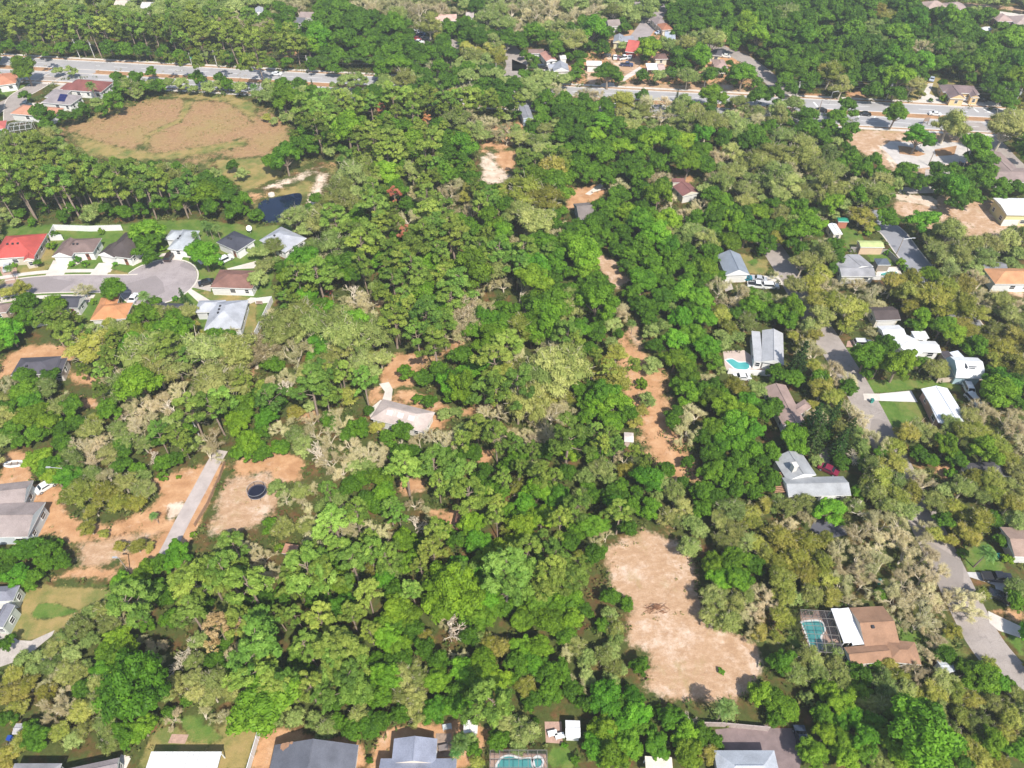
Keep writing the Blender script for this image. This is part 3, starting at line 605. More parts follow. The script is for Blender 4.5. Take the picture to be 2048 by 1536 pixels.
house('blue grey gabled house with white front and cars in its drive', (.255,.285,.33), WALLW, ['G 1640,655 1826,648 1762,492 gy 2.9 .5'], metal=True, garage=(0,), vents=0)
house('dark brown roof with blue side wall beside a dirt turnaround', (.20,.17,.155), (.30,.36,.46), ['G 515,225 640,215 655,90 gx 3 .4'], door=False)
house('maroon roofed house with pink flat porch in the oaks', (.21,.095,.085), CREAM, ['C 1310,1508 1440,1480 1390,1398 gy 2.8 .35','C 1235,1402 1335,1400 1325,1368 lean 2.6 .02'], door=False)
house('blue grey mobile home under trees at the top of the woods', (.23,.23,.25), (.42,.52,.62), ['C 85,912 166,906 150,805 gy 3 .25'], door=False)
house('dark red roofed house beside the main road', (.20,.075,.065), WALLW, ['A 480,690 775,708 850,628 hip 2.9 .5','A 455,685 570,690 590,640 hip 2.7 .5'], door=False)
rA = house('grey roofed house with blue solar panels', (.255,.225,.225), WALLW, ['A 315,785 540,805 650,735 hip 2.9 .5','A 340,745 480,750 470,690 hip 2.8 .5'], door=False)
house('salmon tile roofed house with white walls by the side street', (.46,.22,.14), WALLW, ['A 75,872 400,900 440,825 hip 2.8 .4'], door=False)
house('rose red roofed house with white screened porch frame', (.44,.12,.10), WALLW, ['A -120,1010 40,985 105,915 hip 2.9 .45'], door=False)
house('orange tile roofed house beside the road oak', (.46,.20,.12), WALLW, ['A -80,665 120,640 85,560 hip 2.9 .4'], door=False)
for lab, rc, wc, wi in (
    ('small brown roofed house behind the white front house', (.22,.15,.13), WALLW, ['C 128,412 246,410 238,378 gx 2.7 .4']),
    ('salmon roofed house with white gable in the far suburb', (.42,.22,.17), WALLW, ['C 262,472 346,462 255,405 gy 2.8 .35']),
    ('white fronted grey roofed house facing the main road', (.30,.31,.34), (.78,.77,.74), ['C 318,548 440,546 425,490 gy 2.9 .45','C 280,522 330,522 335,492 gx 2.7 .35']),
    ('tan roofed white house left of the far street', (.27,.22,.20), WALLW, ['C 742,205 838,200 825,152 gx 2.8 .4']),
    ('grey roofed house with pale yellow gable behind the red tent', (.25,.26,.29), (.66,.58,.36), ['C 775,325 855,330 870,275 gy 2.9 .4','C 850,320 945,312 925,272 gx 2.8 .35']),
    ('rust roofed house right of the far street', (.33,.14,.08), CREAM, ['C 1155,232 1238,225 1225,175 hip 2.8 .45']),
    ('taupe roofed house behind the rust roofed one', (.25,.20,.19), CREAM, ['C 1108,190 1195,182 1180,130 hip 2.8 .45']),
    ('blue grey roofed house half behind a dark tree right of the far street', (.33,.36,.42), WALLW, ['C 1170,300 1255,305 1240,250 gx 2.8 .4']),
    ('small dark brown roof beside the dusty car yard', (.17,.10,.085), CREAM, ['C 1100,455 1200,452 1190,410 hip 2.7 .35']),
    ('dark roofed house with yellow walls by the corner side street', (.085,.08,.09), (.68,.60,.34), ['C 1450,415 1610,430 1615,385 gx 2.8 .35']),
    ('pinkish tan roofed house under the corner oak', (.36,.25,.22), WALLW, ['C 1560,520 1660,520 1650,455 hip 2.8 .35']),
    ('brown roofed house among far trees left of the far suburb', (.28,.22,.20), WALLW, ['B 325,135 440,140 455,98 gx 2.8 .4']),
    ('dark grey roof in front of the brown far house', (.13,.13,.145), CREAM, ['B 290,175 370,178 390,140 gx 2.7 .4']),
    ('pink and white roofed house in the far treetops', (.55,.36,.30), WALLW, ['B 1370,160 1540,158 1530,108 gx 2.8 .3']),
    ('tiny pale roofed house right of the pink roof', (.42,.36,.33), WALLW, ['B 1610,135 1672,135 1660,95 gx 2.7 .35']),
    ('pale grey roofed house at the top left among trees', (.36,.37,.40), WALLW, ['B -10,105 55,100 65,55 gy 2.8 .4']),
    ('tan roofed yellow house at the top right subdivision', (.36,.27,.23), CREAM, ['D 1225,65 1390,62 1375,12 hip 2.9 .45']),
    ('taupe hip roofed house in the top right subdivision', (.33,.25,.23), CREAM, ['D 1385,72 1545,75 1530,25 hip 2.9 .45']),
    ('pink walled taupe roofed house by the subdivision street', (.36,.26,.23), (.55,.32,.24), ['D 1765,165 1890,165 1880,110 hip 2.9 .45']),
    ('taupe roofed house at the right edge of the subdivision', (.36,.28,.25), CREAM, ['D 1905,190 2080,195 2060,130 hip 2.9 .45']),
    ('small white roof below the subdivision in the green wood', (.66,.66,.66), WALLW, ['D 1670,240 1725,225 1735,185 gx 2.7 .3']),
    ('white fronted house at the top behind the pine wood', (.55,.52,.50), WALLW, ['A 1070,60 1140,62 1135,15 gx 2.8 .3']),
    ('pale roofed house at the top edge left of the white fronted one', (.58,.50,.42), WALLW, ['A 870,40 960,42 955,0 gx 2.8 .3'])):
    house(lab, rc, wc, wi, door=False)
house('yellow stucco house with twin arched gables facing the main road', (.215,.155,.15), (.66,.47,.24), ['D 1345,705 1625,722 1600,660 hip 3 .35','D 1400,755 1520,760 1530,690 gy 3 .5','D 1560,745 1625,750 1625,700 gy 2.9 .5'], door=False)
house('long brown roofed building by the car park at the right edge', (.27,.205,.185), BEIGE, ['D 1760,1400 2100,1400 2080,1290 gx 3 .25','D 1760,1340 1960,1335 1720,1170 gy 2.9 .22'], door=False)
# solar panels lie on the grey roof of the house by the side street
A_,u_,n_,L_,w_,k_,e_,pi_ = rA[2][0]
m_ = MB()
for i in range(3):
    for j in range(3):
        a0, b0 = L_*.52+i*1.05, w_*.12+j*1.0
        q = [A_+u_*a+n_*b_-rA[3] for a,b_ in ((a0,b0),(a0+1,b0),(a0+1,b0+.95),(a0,b0+.95))]
        m_.add([(v.x,v.y,e_+pi_*(b0+(0,0,.95,.95)[ix])+.09) for ix, v in enumerate(q)], [(0,1,2,3)], 0)
sp_, t_, b_ = newmat('solar cells'); b_.inputs['Base Color'].default_value = (.012,.016,.09,1); b_.inputs['Roughness'].default_value = .3
m_.build('solar_panel', sp_, rA[1])
# small outbuildings
def shed(label, s, rc, wc, cat='shed', name='shed', **k): return house(label, rc, wc, [s], cat=cat, name=name, glazed=False, **k)
shed('small white roofed garden shed at the bottom beside paved seats', 'O 412,1298 526,1302 521,1172 gx 2.2 .2', (.78,.77,.75), WALLW, metal=True)
shed('white garden shed with pitched roof beside the bottom palms', 'N 1592,1268 1700,1268 1702,1172 gy 2.1 .25', (.74,.70,.66), WALLW, metal=True)
shed('pale slatted pergola roof at the bottom edge under a green tree', 'O 1030,1580 1240,1590 1205,1455 flat 2.5 0', (.62,.56,.47), WALLW, cat='pergola', name='pergola')
rPC = shed('ribbed white patio cover behind the bottom left house', 'M 1085,1640 1640,1640 1694,1408 lean 2.7 -.02', (.70,.69,.67), WALLW, cat='patio cover', name='patio_cover', metal=True)
shed('outer white metal patio roof beside the pool cage', 'P 582,575 640,572 522,312 flat 2.9 0', (.68,.68,.70), WALLW, cat='patio cover', name='patio_cover', metal=True)
shed('white metal patio roof lying against the orange brown house', 'P 652,592 745,582 625,306 lean 2.95 .02', (.74,.74,.75), WALLW, cat='patio cover', name='patio_cover', metal=True)
shed('olive yellow curved shed roof by the street fence', 'H 712,438 896,440 880,390 gx 2.7 .25', (.42,.47,.20), (.62,.45,.3))
shed('green roofed playset shelter above the long white roof', 'H 540,242 622,244 612,212 gx 2.5 .3', (.02,.22,.14), (.42,.16,.1), cat='playset', name='playset')
shed('dark garden gazebo beside the kidney pool', 'H 845,575 945,575 935,525 hip 2.5 .6', (.10,.12,.15), (.3,.25,.2), cat='gazebo', name='gazebo')
shed('brown pitched shed in the shady gap of the woods', 'J 1520,1112 1588,1120 1612,1020 gy 2.4 .3', (.17,.085,.06), (.2,.1,.08))
shed('small rusty shed roof by the lower edge of the woods', 'J 195,1330 300,1345 290,1265 lean 2.2 .05', (.42,.22,.14), (.12,.1,.09))
shed('little white shed left of the far conifer', 'C 372,455 420,452 418,420 gx 2.2 .3', (.66,.62,.58), WALLW)
shed('white carport roof beside the dusty car yard', 'C 1040,535 1130,535 1120,488 flat 2.6 0', (.78,.78,.77), WALLW, cat='carport', name='carport', metal=True)
shed('pinkish shed joined to the white carport', 'C 1125,540 1180,540 1172,490 gx 2.5 .2', (.44,.32,.29), CREAM)
shed('red vehicle tent in the dusty car yard', 'C 868,395 955,405 945,315 gx 2.4 .4', (.46,.11,.09), (.4,.1,.08), cat='carport', name='carport')
shed('long white parked trailer in the dusty car yard', 'C 572,500 690,503 688,468 gx 2.8 .06', (.74,.74,.74), WALLW, cat='trailer', name='trailer', metal=True)
shed('dark lean-to roof left of the white barn', 'H 1362,1300 1425,1295 1385,1240 lean 2.4 .1', (.07,.06,.065), (.3,.25,.2))
shed('pale blue lean-to behind the white barn', 'H 1445,1300 1510,1285 1465,1232 lean 2.5 .05', (.62,.66,.74), WALLW, metal=True)
shed('light shed roof beside the caged pool house drive', 'P 1340,800 1440,795 1445,700 gx 2.3 .2', (.50,.52,.54), WALLW, open_=False)
shed('small grey shed in the bottom left trees', 'M 90,1275 195,1270 215,1190 gx 2.2 .2', (.44,.42,.42), CREAM)
shed('small white shed at the edge of the grassy clearing', 'K 862,470 935,475 930,405 gx 2.1 .2', (.60,.52,.48), (.55,.42,.36))
r = house('white gambrel roofed barn with dark tree emblem on its roof', (.70,.70,.70), (.36,.48,.52), ['H 1440,1438 1655,1448 1662,1305 barn 2.7 .4'], cat='barn', name='barn', metal=True, door=False, glazed=False)
A_,u_,n_,L_,w_,k_,e_,pi_ = r[2][0]
def onroof(a, b_):   # a along the eave, b up the lower-upper slope of the barn
    f = (b_-.16*w_)/(.34*w_); z = e_+w_*.24+f*(w_*.12)+.05; p = A_+u_*a+n_*b_-r[3]; return (p.x,p.y,z)
m_ = MB(); a0, b0 = L_*.36, w_*.19; hs_ = w_*.12
for hw, y0, y1 in ((.5,.25,1.1),(.4,.7,1.5),(.28,1.15,1.95)): m_.add([onroof(a0-hw,b0+y0*hs_),onroof(a0+hw,b0+y0*hs_),onroof(a0,b0+y1*hs_)], [(0,1,2)])
m_.add([onroof(a0-.1,b0-.1*hs_),onroof(a0+.1,b0-.1*hs_),onroof(a0+.1,b0+.3*hs_),onroof(a0-.1,b0+.3*hs_)],[(0,1,2,3)])
for n0, y0 in ((15,.62),(11,.12)):
    for i in range(n0):
        x0 = a0+.6+i*.125; m_.add([onroof(x0,b0+y0*hs_),onroof(x0+.1,b0+y0*hs_),onroof(x0+.1,b0+(y0+.34)*hs_),onroof(x0,b0+(y0+.34)*hs_)],[(0,1,2,3)])
m_.build('roof_emblem', simple('emblem ink',(.03,.035,.04),.6,.1), r[1])
A_,u_,n_,L_,w_,k_,e_,pi_ = rN1[2][0]; m_ = MB(); rs = random.Random(8)
for (a_,b_,r_) in ((.13,.93,.75),(.17,.95,.5),(.22,.985,.3),(.11,.9,.35)):
    ps = [A_+u_*(L_*a_+r_*math.cos(i*.5236)*rs.uniform(.7,1.3))+n_*(w_*b_+r_*.8*math.sin(i*.5236)*rs.uniform(.7,1.3)) for i in range(12)]
    m_.add([(p.x-rN1[3].x, p.y-rN1[3].y, e_+pi_*min((p-A_).dot(u_), L_-(p-A_).dot(u_))+.02+.006*a_) for p in ps], [tuple(range(12))])
m_.build('roof_stain', simple('rust stain',(.36,.20,.12),.9,.2), rN1[1])
A_,u_,n_,L_,w_,k_,e_,pi_ = rPC[2][0]
for i in range(1,13):
    p0 = A_+u_*(L_*i/13)+n_*.1-rPC[3]; p1 = A_+u_*(L_*i/13)+n_*(w_-.1)-rPC[3]; m_ = MB(); m_.tube((p0.x,p0.y,e_+.02),(p1.x,p1.y,e_+pi_*w_+.02),.045,n=5); m_.build('rib', STEEL, rPC[1])
# ---------------------------------------------------------------- pools, cages, yard things
def scr():
    m, t, b = newmat('insect screen'); out = t.nodes['Material Output']; tr = N(t,'ShaderNodeBsdfTransparent'); mx = N(t,'ShaderNodeMixShader'); mx.inputs[0].default_value = .22
    b.inputs['Base Color'].default_value = (.05,.05,.055,1); t.links.new(tr.outputs[0], mx.inputs[1]); t.links.new(b.outputs[0], mx.inputs[2]); t.links.new(mx.outputs[0], out.inputs['Surface']); return m
SCREEN = scr(); DECK = simple('pool deck',(.50,.33,.25),.8,.12,.6); DECKP = simple('pale pool deck',(.62,.55,.50),.8,.1,.6)
def pool(label, water, deck, dmat, name='swimming_pool'):
    P = pts(water); c = sum(P, Vector())/len(P); root = thing(name, label, 'pool', (c.x,c.y,0))
    loc = lambda Q: [(p.x-c.x,p.y-c.y) for p in Q]
    cl = [Vector((x,y,0)) for x,y in loc(P)]; sm = smoothline(cl+[cl[0]], 6)[:-1]
    m_ = MB(); m_.prism([(p.x,p.y) for p in sm], .03, .075); m_.build('water', POOLW, root)
    big = [p*(1+.35/max(p.length,.5)) for p in sm]; m_ = MB(); n_ = len(sm)
    m_.add([(p.x,p.y,.12) for p in sm]+[(p.x,p.y,.12) for p in big]+[(p.x,p.y,.03) for p in sm], [(i,n_+i,n_+(i+1)%n_,(i+1)%n_) for i in range(n_)]+[(i,(i+1)%n_,2*n_+(i+1)%n_,2*n_+i) for i in range(n_)]); m_.build('coping', WHITE, root)
    if deck: m_ = MB(); m_.prism(loc(pts(deck)), .0, .05); m_.build('deck', dmat, root); OPEN.append(pxs(deck))
    return root
pool('teal kidney pool on a pale deck behind the white wall', 'G 1640,1310 1690,1300 1740,1325 1800,1325 1822,1355 1800,1380 1720,1375 1680,1345', 'G 1620,1240 1780,1230 1920,1330 1960,1400 1640,1390', simple('pinkish deck',(.50,.40,.35),.8,.1,.6))
pool('turquoise pool in the fenced garden by the street', 'H 865,645 930,628 985,632 985,650 930,665 870,668', 'H 830,590 960,595 1030,640 1020,655 840,665', DECKP)
pool('green pool inside the large screen cage', 'P 258,425 300,415 400,415 432,480 400,530 420,590 400,630 340,635 300,520', 'P 245,330 455,330 590,665 330,640 260,480', DECK)
pool('aqua pool in the screened yard at the bottom', 'X 995,1530 1005,1517 1020,1513 1040,1519 1058,1517 1066,1530 1062,1560 1000,1560', 'X 979,1506 1092,1508 1096,1570 979,1570', DECK)
pool('round spa beside the aqua pool', 'X 1066,1522 1073,1516 1080,1517 1084,1524 1081,1532 1073,1535 1067,1531', None, None, name='spa_pool')
def cage(label, s, h, nu, nv, pitch=0, col=None):
    P = pts(s, h); A, u, n, L, w = rect(P[0],P[1],P[2]); root = thing('pool_cage', label, 'pool cage', (A.x,A.y,0)); mt = col or simple('white frame',(.7,.7,.7),.5,.05)
    q = lambda a,b_,z: u*a+n*b_+Vector((0,0,z)); f = MB(); hh = lambda b_: h+pitch*min(b_,w-b_)
    for i in range(nu+1):
        a = L*i/nu
        f.tube(q(a,0,0),q(a,0,h),.05,n=4); f.tube(q(a,w,0),q(a,w,h),.05,n=4)
        for j in range(nv): f.tube(q(a,w*j/nv,hh(w*j/nv)),q(a,w*(j+1)/nv,hh(w*(j+1)/nv)),.05,n=4)
    for j in range(nv+1):
        b_ = w*j/nv; f.tube(q(0,b_,hh(b_)),q(L,b_,hh(b_)),.05,n=4); f.tube(q(0,b_,0),q(0,b_,hh(b_)),.05,n=4); f.tube(q(L,b_,0),q(L,b_,hh(b_)),.05,n=4)
    f.build('frame', mt, root); s_ = MB()
    for j in range(nv): b0,b1 = w*j/nv, w*(j+1)/nv; s_.add([q(0,b0,hh(b0)),q(L,b0,hh(b0)),q(L,b1,hh(b1)),q(0,b1,hh(b1))],[(0,1,2,3)])
    for a,b_,c,d in ((0,0,L,0),(0,w,L,w),(0,0,0,w),(L,0,L,w)): s_.add([q(a,b_,0),q(c,d,0),q(c,d,h),q(a,b_,h)],[(0,1,2,3)])
    s_.build('screen', SCREEN, root)
    OPEN.append([proj(A+q(a,b_,0))[:2] for a,b_ in ((0,0),(L,0),(L,w),(0,w))]); return root
cage('large dark screen cage over the green pool', 'P 325,640 578,655 452,330', 2.9, 4, 5, .08, simple('bronze frame',(.20,.18,.16),.5,.1))
cage('white framed screen porch of the rose red roofed house', 'A 60,1010 240,985 215,925', 2.7, 4, 3, .25)
cage('low screen enclosure over the aqua pool at the bottom', 'X 979,1570 1096,1570 1093,1500', 2.6, 6, 4, .0, simple('bronze frame',(.20,.18,.16),.5,.1))
# pond
P = pts('B 20,105 80,70 180,50 300,25 345,30 352,70 330,130 290,190 220,235 130,252 50,240 15,180'.replace('B ','F '))
cl = smoothline(P+[P[0]], 6)[:-1]; m_ = MB(); m_.prism([(p.x,p.y) for p in cl], .0, .03); tag(m_.build('pond', PONDW), kind='structure'); OPEN.append(pxs('F 20,105 180,50 345,30 330,130 290,190 150,200 100,250 50,240'))
# trampoline
def trampoline(c, r):
    root = thing('trampoline', 'round black trampoline with safety net in the sandy clearing', 'trampoline', (c.x,c.y,0)); bl = simple('black mat',(.012,.012,.016),.6,.1)
    m_ = MB(); m_.disc((0,0,.85), r*.86, 40); m_.build('mat', simple('trampoline mat',(.012,.014,.028),.45,.1), root)
    m_ = MB(); n_ = 40
    for i in range(n_):
        a,b_ = 2*math.pi*i/n_, 2*math.pi*(i+1)/n_
        m_.add([(r*.86*math.cos(a),r*.86*math.sin(a),.87),(r*math.cos(a),r*math.sin(a),.87),(r*math.cos(b_),r*math.sin(b_),.87),(r*.86*math.cos(b_),r*.86*math.sin(b_),.87)],[(0,1,2,3)])
    m_.build('spring_pad', simple('pad',(.05,.05,.075),.6,.1), root)
    m_ = MB()
    for i in range(n_):
        a,b_ = 2*math.pi*i/n_, 2*math.pi*(i+1)/n_; m_.tube((r*math.cos(a),r*math.sin(a),.82),(r*math.cos(b_),r*math.sin(b_),.82),.04,n=5); m_.tube((r*math.cos(a),r*math.sin(a),2.0),(r*math.cos(b_),r*math.sin(b_),2.0),.03,n=5)
    m_.build('frame', STEEL, root); lg = MB(); lg.tube((0,0,0),(0,0,2.0),.035,n=6); lme = lg.mesh('post', [bl])
    for i in range(6): a = math.pi/3*i; link('post', lme, root, (r*math.cos(a),r*math.sin(a),0))
    m_ = MB()
    for i in range(n_): a,b_ = 2*math.pi*i/n_, 2*math.pi*(i+1)/n_; m_.add([(r*math.cos(a),r*math.sin(a),.87),(r*math.cos(b_),r*math.sin(b_),.87),(r*math.cos(b_),r*math.sin(b_),1.95),(r*math.cos(a),r*math.sin(a),1.95)],[(0,1,2,3)])
    m_.build('net', SCREEN, root)
trampoline(at(515,985,.6), 1.95)
# fences
def fence(label, s, h, mat, name='fence', step=2.4, thick=.06):
    P = [Vector((p.x,p.y,0)) for p in pts(s)]; root = thing(name, label, 'fence', P[0]); m_ = MB(); pm = MB(); pm.box((0,0,h/2+.06),(.13,.13,h+.12)); pme = pm.mesh('post', [mat])
    for a,b_ in zip(P,P[1:]):
        d = b_-a; rz = math.atan2(d.y,d.x); c = (a+b_)/2-P[0]; m_.box((c.x,c.y,h/2),(d.length,thick,h),0,rz); m_.box((c.x,c.y,h+.02),(d.length,thick+.05,.09),0,rz)
        k = max(1,round(d.length/step))
        for i in range(k): link('post', pme, root, a+d*(i/k)-P[0], (0,0,rz))
    m_.build('panel', mat, root); return root
VINYL = simple('white vinyl',(.68,.67,.66),.5,.04)
fence('white vinyl fence round the yard of the brown hip roofed house', 'E 490,385 392,388 430,308 700,318 945,310', 1.9, VINYL)
fence('white vinyl fence closing the lawn right of the cul-de-sac', 'X 512,608 546,604 512,675', 1.9, VINYL)
fence('white slatted fence at the left below the dark slate house', 'X 15,682 52,650', 1.8, VINYL)
fence('long white vinyl fence between the bottom left yards', 'X 497,1550 527,1448', 1.8, VINYL)
fence('white garden wall in front of the kidney pool', 'X 1455,747 1540,752', 1.5, simple('white wall',(.76,.75,.73),.7,.05), thick=.2)
fence('grey board fence along the bottom of the sandy field', 'X 1392,1452 1440,1453 1536,1462', 1.7, simple('grey boards',(.40,.33,.30),.85,.2,2))
fence('weathered grey fence between garden and yellow green shed', 'H 625,475 905,495 1090,668', 1.7, simple('grey boards',(.33,.30,.28),.85,.2,2))
fence('low rail fence beside the grey gravel drive', 'I 1730,640 1690,760 1600,960 1500,1130', 1.1, simple('rail wood',(.36,.22,.14),.85,.2,2), thick=.04)
fence('white board fence by the rambling white metal house', 'H 1290,1480 1480,1470 1650,1460', 1.5, simple('pale boards',(.55,.45,.36),.85,.1))
fence('white fence behind the kidney pool house', 'H 575,672 720,690 900,690', 1.4, VINYL)
# slatted deck pergola beside the L shaped house
A_ = pts('L 60,720 100,712 155,855 50,862', 2.4); root = thing('pergola', 'slatted wooden pergola deck at the side of the L shaped house', 'pergola', (A_[3].x,A_[3].y,0)); m_ = MB(); rot = A_[3].copy(); rot.z = 0
for i in range(12):
    f = i/11; a = A_[3].lerp(A_[0], f)-rot; b_ = A_[2].lerp(A_[1], f)-rot; c = (a+b_)/2; m_.box((c.x,c.y,2.4),((b_-a).length,.22,.12),0,math.atan2((b_-a).y,(b_-a).x))
m_.build('slats', simple('orange timber',(.40,.22,.13),.8,.15), root); m_ = MB()
for p in A_: m_.box((p.x-rot.x,p.y-rot.y,1.17),(.14,.14,2.34))
m_.build('posts', WOOD, root)
# ---------------------------------------------------------------- vehicles
def car_meshes(kind, col):
    prof = dict(car=[(-2.2,.55),(-2.15,.85),(-1.35,.95),(-.75,1.42),(.55,1.45),(1.25,.98),(2.1,.85),(2.2,.5)],
                suv=[(-2.3,.55),(-2.25,1.05),(-2.0,1.68),(.5,1.72),(1.2,1.12),(2.2,1.0),(2.3,.55)],
                pickup=[(-2.75,.6),(-2.75,1.05),(-.7,1.05),(-.6,1.75),(.75,1.78),(1.35,1.15),(2.65,1.05),(2.75,.6)])[kind]
    hw = .92; m_ = MB(); n_ = len(prof); top = max(z for _,z in prof)
    def W_(z): return hw*(1-.22*max(0,(z-1.0))/(max(top-1.0,.1)))
    for s_ in (-1,1): m_.v += [(x,s_*W_(z),z) for x,z in prof]
    m_.v += [(prof[0][0]+.1,-hw*.95,.28),(prof[-1][0]-.1,-hw*.95,.28),(prof[0][0]+.1,hw*.95,.28),(prof[-1][0]-.1,hw*.95,.28)]
    b0 = 2*n_
    for i in range(n_-1): m_.f.append((i,i+1,n_+i+1,n_+i)); m_.m.append(0)
    m_.f += [tuple(range(n_-1,-1,-1))+(b0,b0+1), tuple(range(n_,2*n_))+(b0+3,b0+2), (0,n_,b0+2,b0), (n_-1,b0+1,b0+3,2*n_-1), (b0,b0+2,b0+3,b0+1)]; m_.m += [0]*5
    body = m_.mesh('body', [paint(col)]); g = MB(); e = .012
    for i in range(n_-1):
        (x0,z0),(x1,z1) = prof[i],prof[i+1]
        if (z1-z0 > .25 and min(z0,z1) > .85) or (z0-z1 > .25 and min(z0,z1) > .8):
            f0,f1 = .08,.9; d = Vector((-(z1-z0),0,x1-x0)).normalized()*e
            a = (x0+(x1-x0)*f0+d.x, z0+(z1-z0)*f0+d.z); c = (x0+(x1-x0)*f1+d.x, z0+(z1-z0)*f1+d.z)
            g.add([(a[0],-W_(a[1])*.9,a[1]),(a[0],W_(a[1])*.9,a[1]),(c[0],W_(c[1])*.9,c[1]),(c[0],-W_(c[1])*.9,c[1])],[(3,2,1,0)])
    xs_ = [x for x,z in prof if z > top-.1]; x0,x1 = min(xs_),max(xs_)
    for s_ in (-1,1): g.add([(x0-.25,s_*(W_(1.06)+e),1.06),(x1+.4,s_*(W_(1.06)+e),1.06),(x1-.02,s_*(W_(top-.12)+e),top-.12),(x0+.05,s_*(W_(top-.12)+e),top-.12)],[(0,1,2,3) if s_<0 else (3,2,1,0)])
    glass = g.mesh('window', [GLASS]); w_ = MB(); w_.tube((0,-.12,0),(0,.12,0),.34,n=14); w_.tube((0,-.13,0),(0,.13,0),.2,n=10,m=1); wheel = w_.mesh('wheel', [DARK, STEEL])
    bed = None
    if kind == 'pickup': b_ = MB(); b_.box((-1.7,0,1.062),(1.85,1.5,.02)); bed = b_.mesh('bed', [DARK])
    return body, glass, wheel, bed, .62*prof[-1][0]
CM = {}
def vehicle(label, s, kind='car', col=(.7,.7,.7), cat=None, opn=True):
    P = pts(s); d = P[1]-P[0]; key = (kind, col)
    if key not in CM: CM[key] = car_meshes(kind, col)
    body, glass, wheel, bed, wx = CM[key]
    nm = dict(car='parked_car', suv='parked_suv', pickup='pickup_truck')[kind]
    root = thing(nm, label, cat or dict(car='car', suv='suv', pickup='pickup')[kind], (P[0].x,P[0].y,.035), math.atan2(d.y,d.x))
    link('body', body, root); link('window', glass, root)
    if bed: link('bed', bed, root)
    for x in (-wx,wx):
        for y in (-.82,.82): link('wheel', wheel, root, (x,y,.34))
    if opn: OPEN.append([proj(P[0]+Vector((a,b_,.6)))[:2] for a,b_ in ((-1.6,-1.6),(1.6,-1.6),(1.6,1.6),(-1.6,1.6))])
WH=(.75,.75,.74); BK=(.02,.02,.024); SV=(.42,.43,.45); RD=(.35,.03,.03); BL=(.04,.08,.2)
for lab, s, k, c in (('black car parked in front of the long pale grey house','E 1310,525 1330,495','suv',(.05,.03,.03)), ('white suv in the drive of the dark slate house','E 1738,545 1790,520','suv',WH),
    ('black car beside the reddish brown roof','E 1590,722 1630,712','car',BK), ('silver car on the paver drive of the red roofed house','E 65,605 75,560','car',SV), ('white car behind the orange roofed house','E 1035,845 1060,810','car',WH),
    ('silver sedan in the white drive, farther of the two cars','G 1895,697 1960,705','car',SV), ('white pickup in the white drive of the blue grey gabled house','G 1880,745 1950,752','pickup',WH), ('dark teal car in the shade of the garage','G 1785,690 1830,690','car',(.02,.16,.2)),
    ('white suv by the oak trees across the street','H 15,750 70,752','suv',WH), ('silver white suv on the dirt drive by the rambling white house','H 722,1190 780,1192','suv',(.6,.6,.6)),
    ('white car in the shade beside the large grey brown house','I 360,830 410,800','car',WH), ('white pickup with dark bed under the mossy trees','M 430,690 370,730','pickup',(.62,.66,.72)),
    ('maroon car behind the L shaped grey house','L 458,700 500,720','car',(.2,.02,.05)), ('black pickup with a red load in its bed','P 1745,85 1860,95','pickup',BK), ('black car in the tree shade below the black pickup','P 1775,235 1830,260','car',BK),
    ('white car driving on the main road','B 160,578 210,582','car',WH), ('white van parked at the far left lot','B 1238,262 1260,265','suv',WH), ('blue car parked at the far lot','B 1272,272 1295,275','car',BL), ('red car parked at the far lot','B 1242,305 1270,308','car',RD),
    ('white pickup at the near end of the far lot','B 1245,335 1275,338','pickup',WH), ('silver car in the middle of the far lot','B 1285,308 1310,312','car',SV), ('black suv at the right of the far lot','B 1318,318 1345,322','suv',BK),
    ('black car at the junction stop line','D 405,857 440,860','car',BK), ('black car on the near lanes of the main road','D 742,886 780,890','car',BK), ('white car on the near lanes of the main road','D 1278,886 1240,882','car',WH),
    ('white car in the drive of the yellow stucco house','D 1508,775 1550,780','car',WH), ('black suv in the drive of the yellow stucco house','D 1628,778 1670,780','suv',BK), ('silver car behind the driveway trees of the yellow stucco house','D 1255,618 1265,590','car',(.45,.5,.6)),
    ('dark blue pickup in the dusty yard','C 880,508 915,510','pickup',(.03,.05,.12)), ('white car leftmost in the dusty yard row','C 790,450 785,430','car',WH), ('maroon car in the dusty yard row','C 820,452 815,430','car',(.25,.1,.1)),
    ('white pickup in the dusty yard row','C 860,456 880,452','pickup',WH), ('silver car rightmost in the dusty yard row','C 905,450 915,430','car',SV), ('dark car standing alone left of the dusty yard row','C 722,435 745,435','car',(.06,.06,.06)),
    ('pale blue car in the far street drive','C 1130,262 1155,258','car',(.5,.56,.66)), ('white car by the corner house drive','C 1640,440 1680,445','car',WH), ('black car by the white fronted house','C 235,528 265,528','suv',BK),
    ('dark car by the salmon tile roof','A 205,812 240,818','car',(.05,.07,.09)), ('white boat trailer car beside the white metal house','L 1535,90 1560,140','suv',WH), ('white van behind the trees right of the white metal house','L 1570,170 1600,200','suv',WH),
    ('white car behind the garden wall of the kidney pool','G 1765,1450 1800,1450','car',WH), ('dark pickup on the bottom right paver yard','P 250,1330 230,1250','suv',(.03,.04,.06)), ('dark car in the shady drive by the dark roofed house','D 1490,1275 1495,1300','car',BK)):
    vehicle(lab, s, k, c)
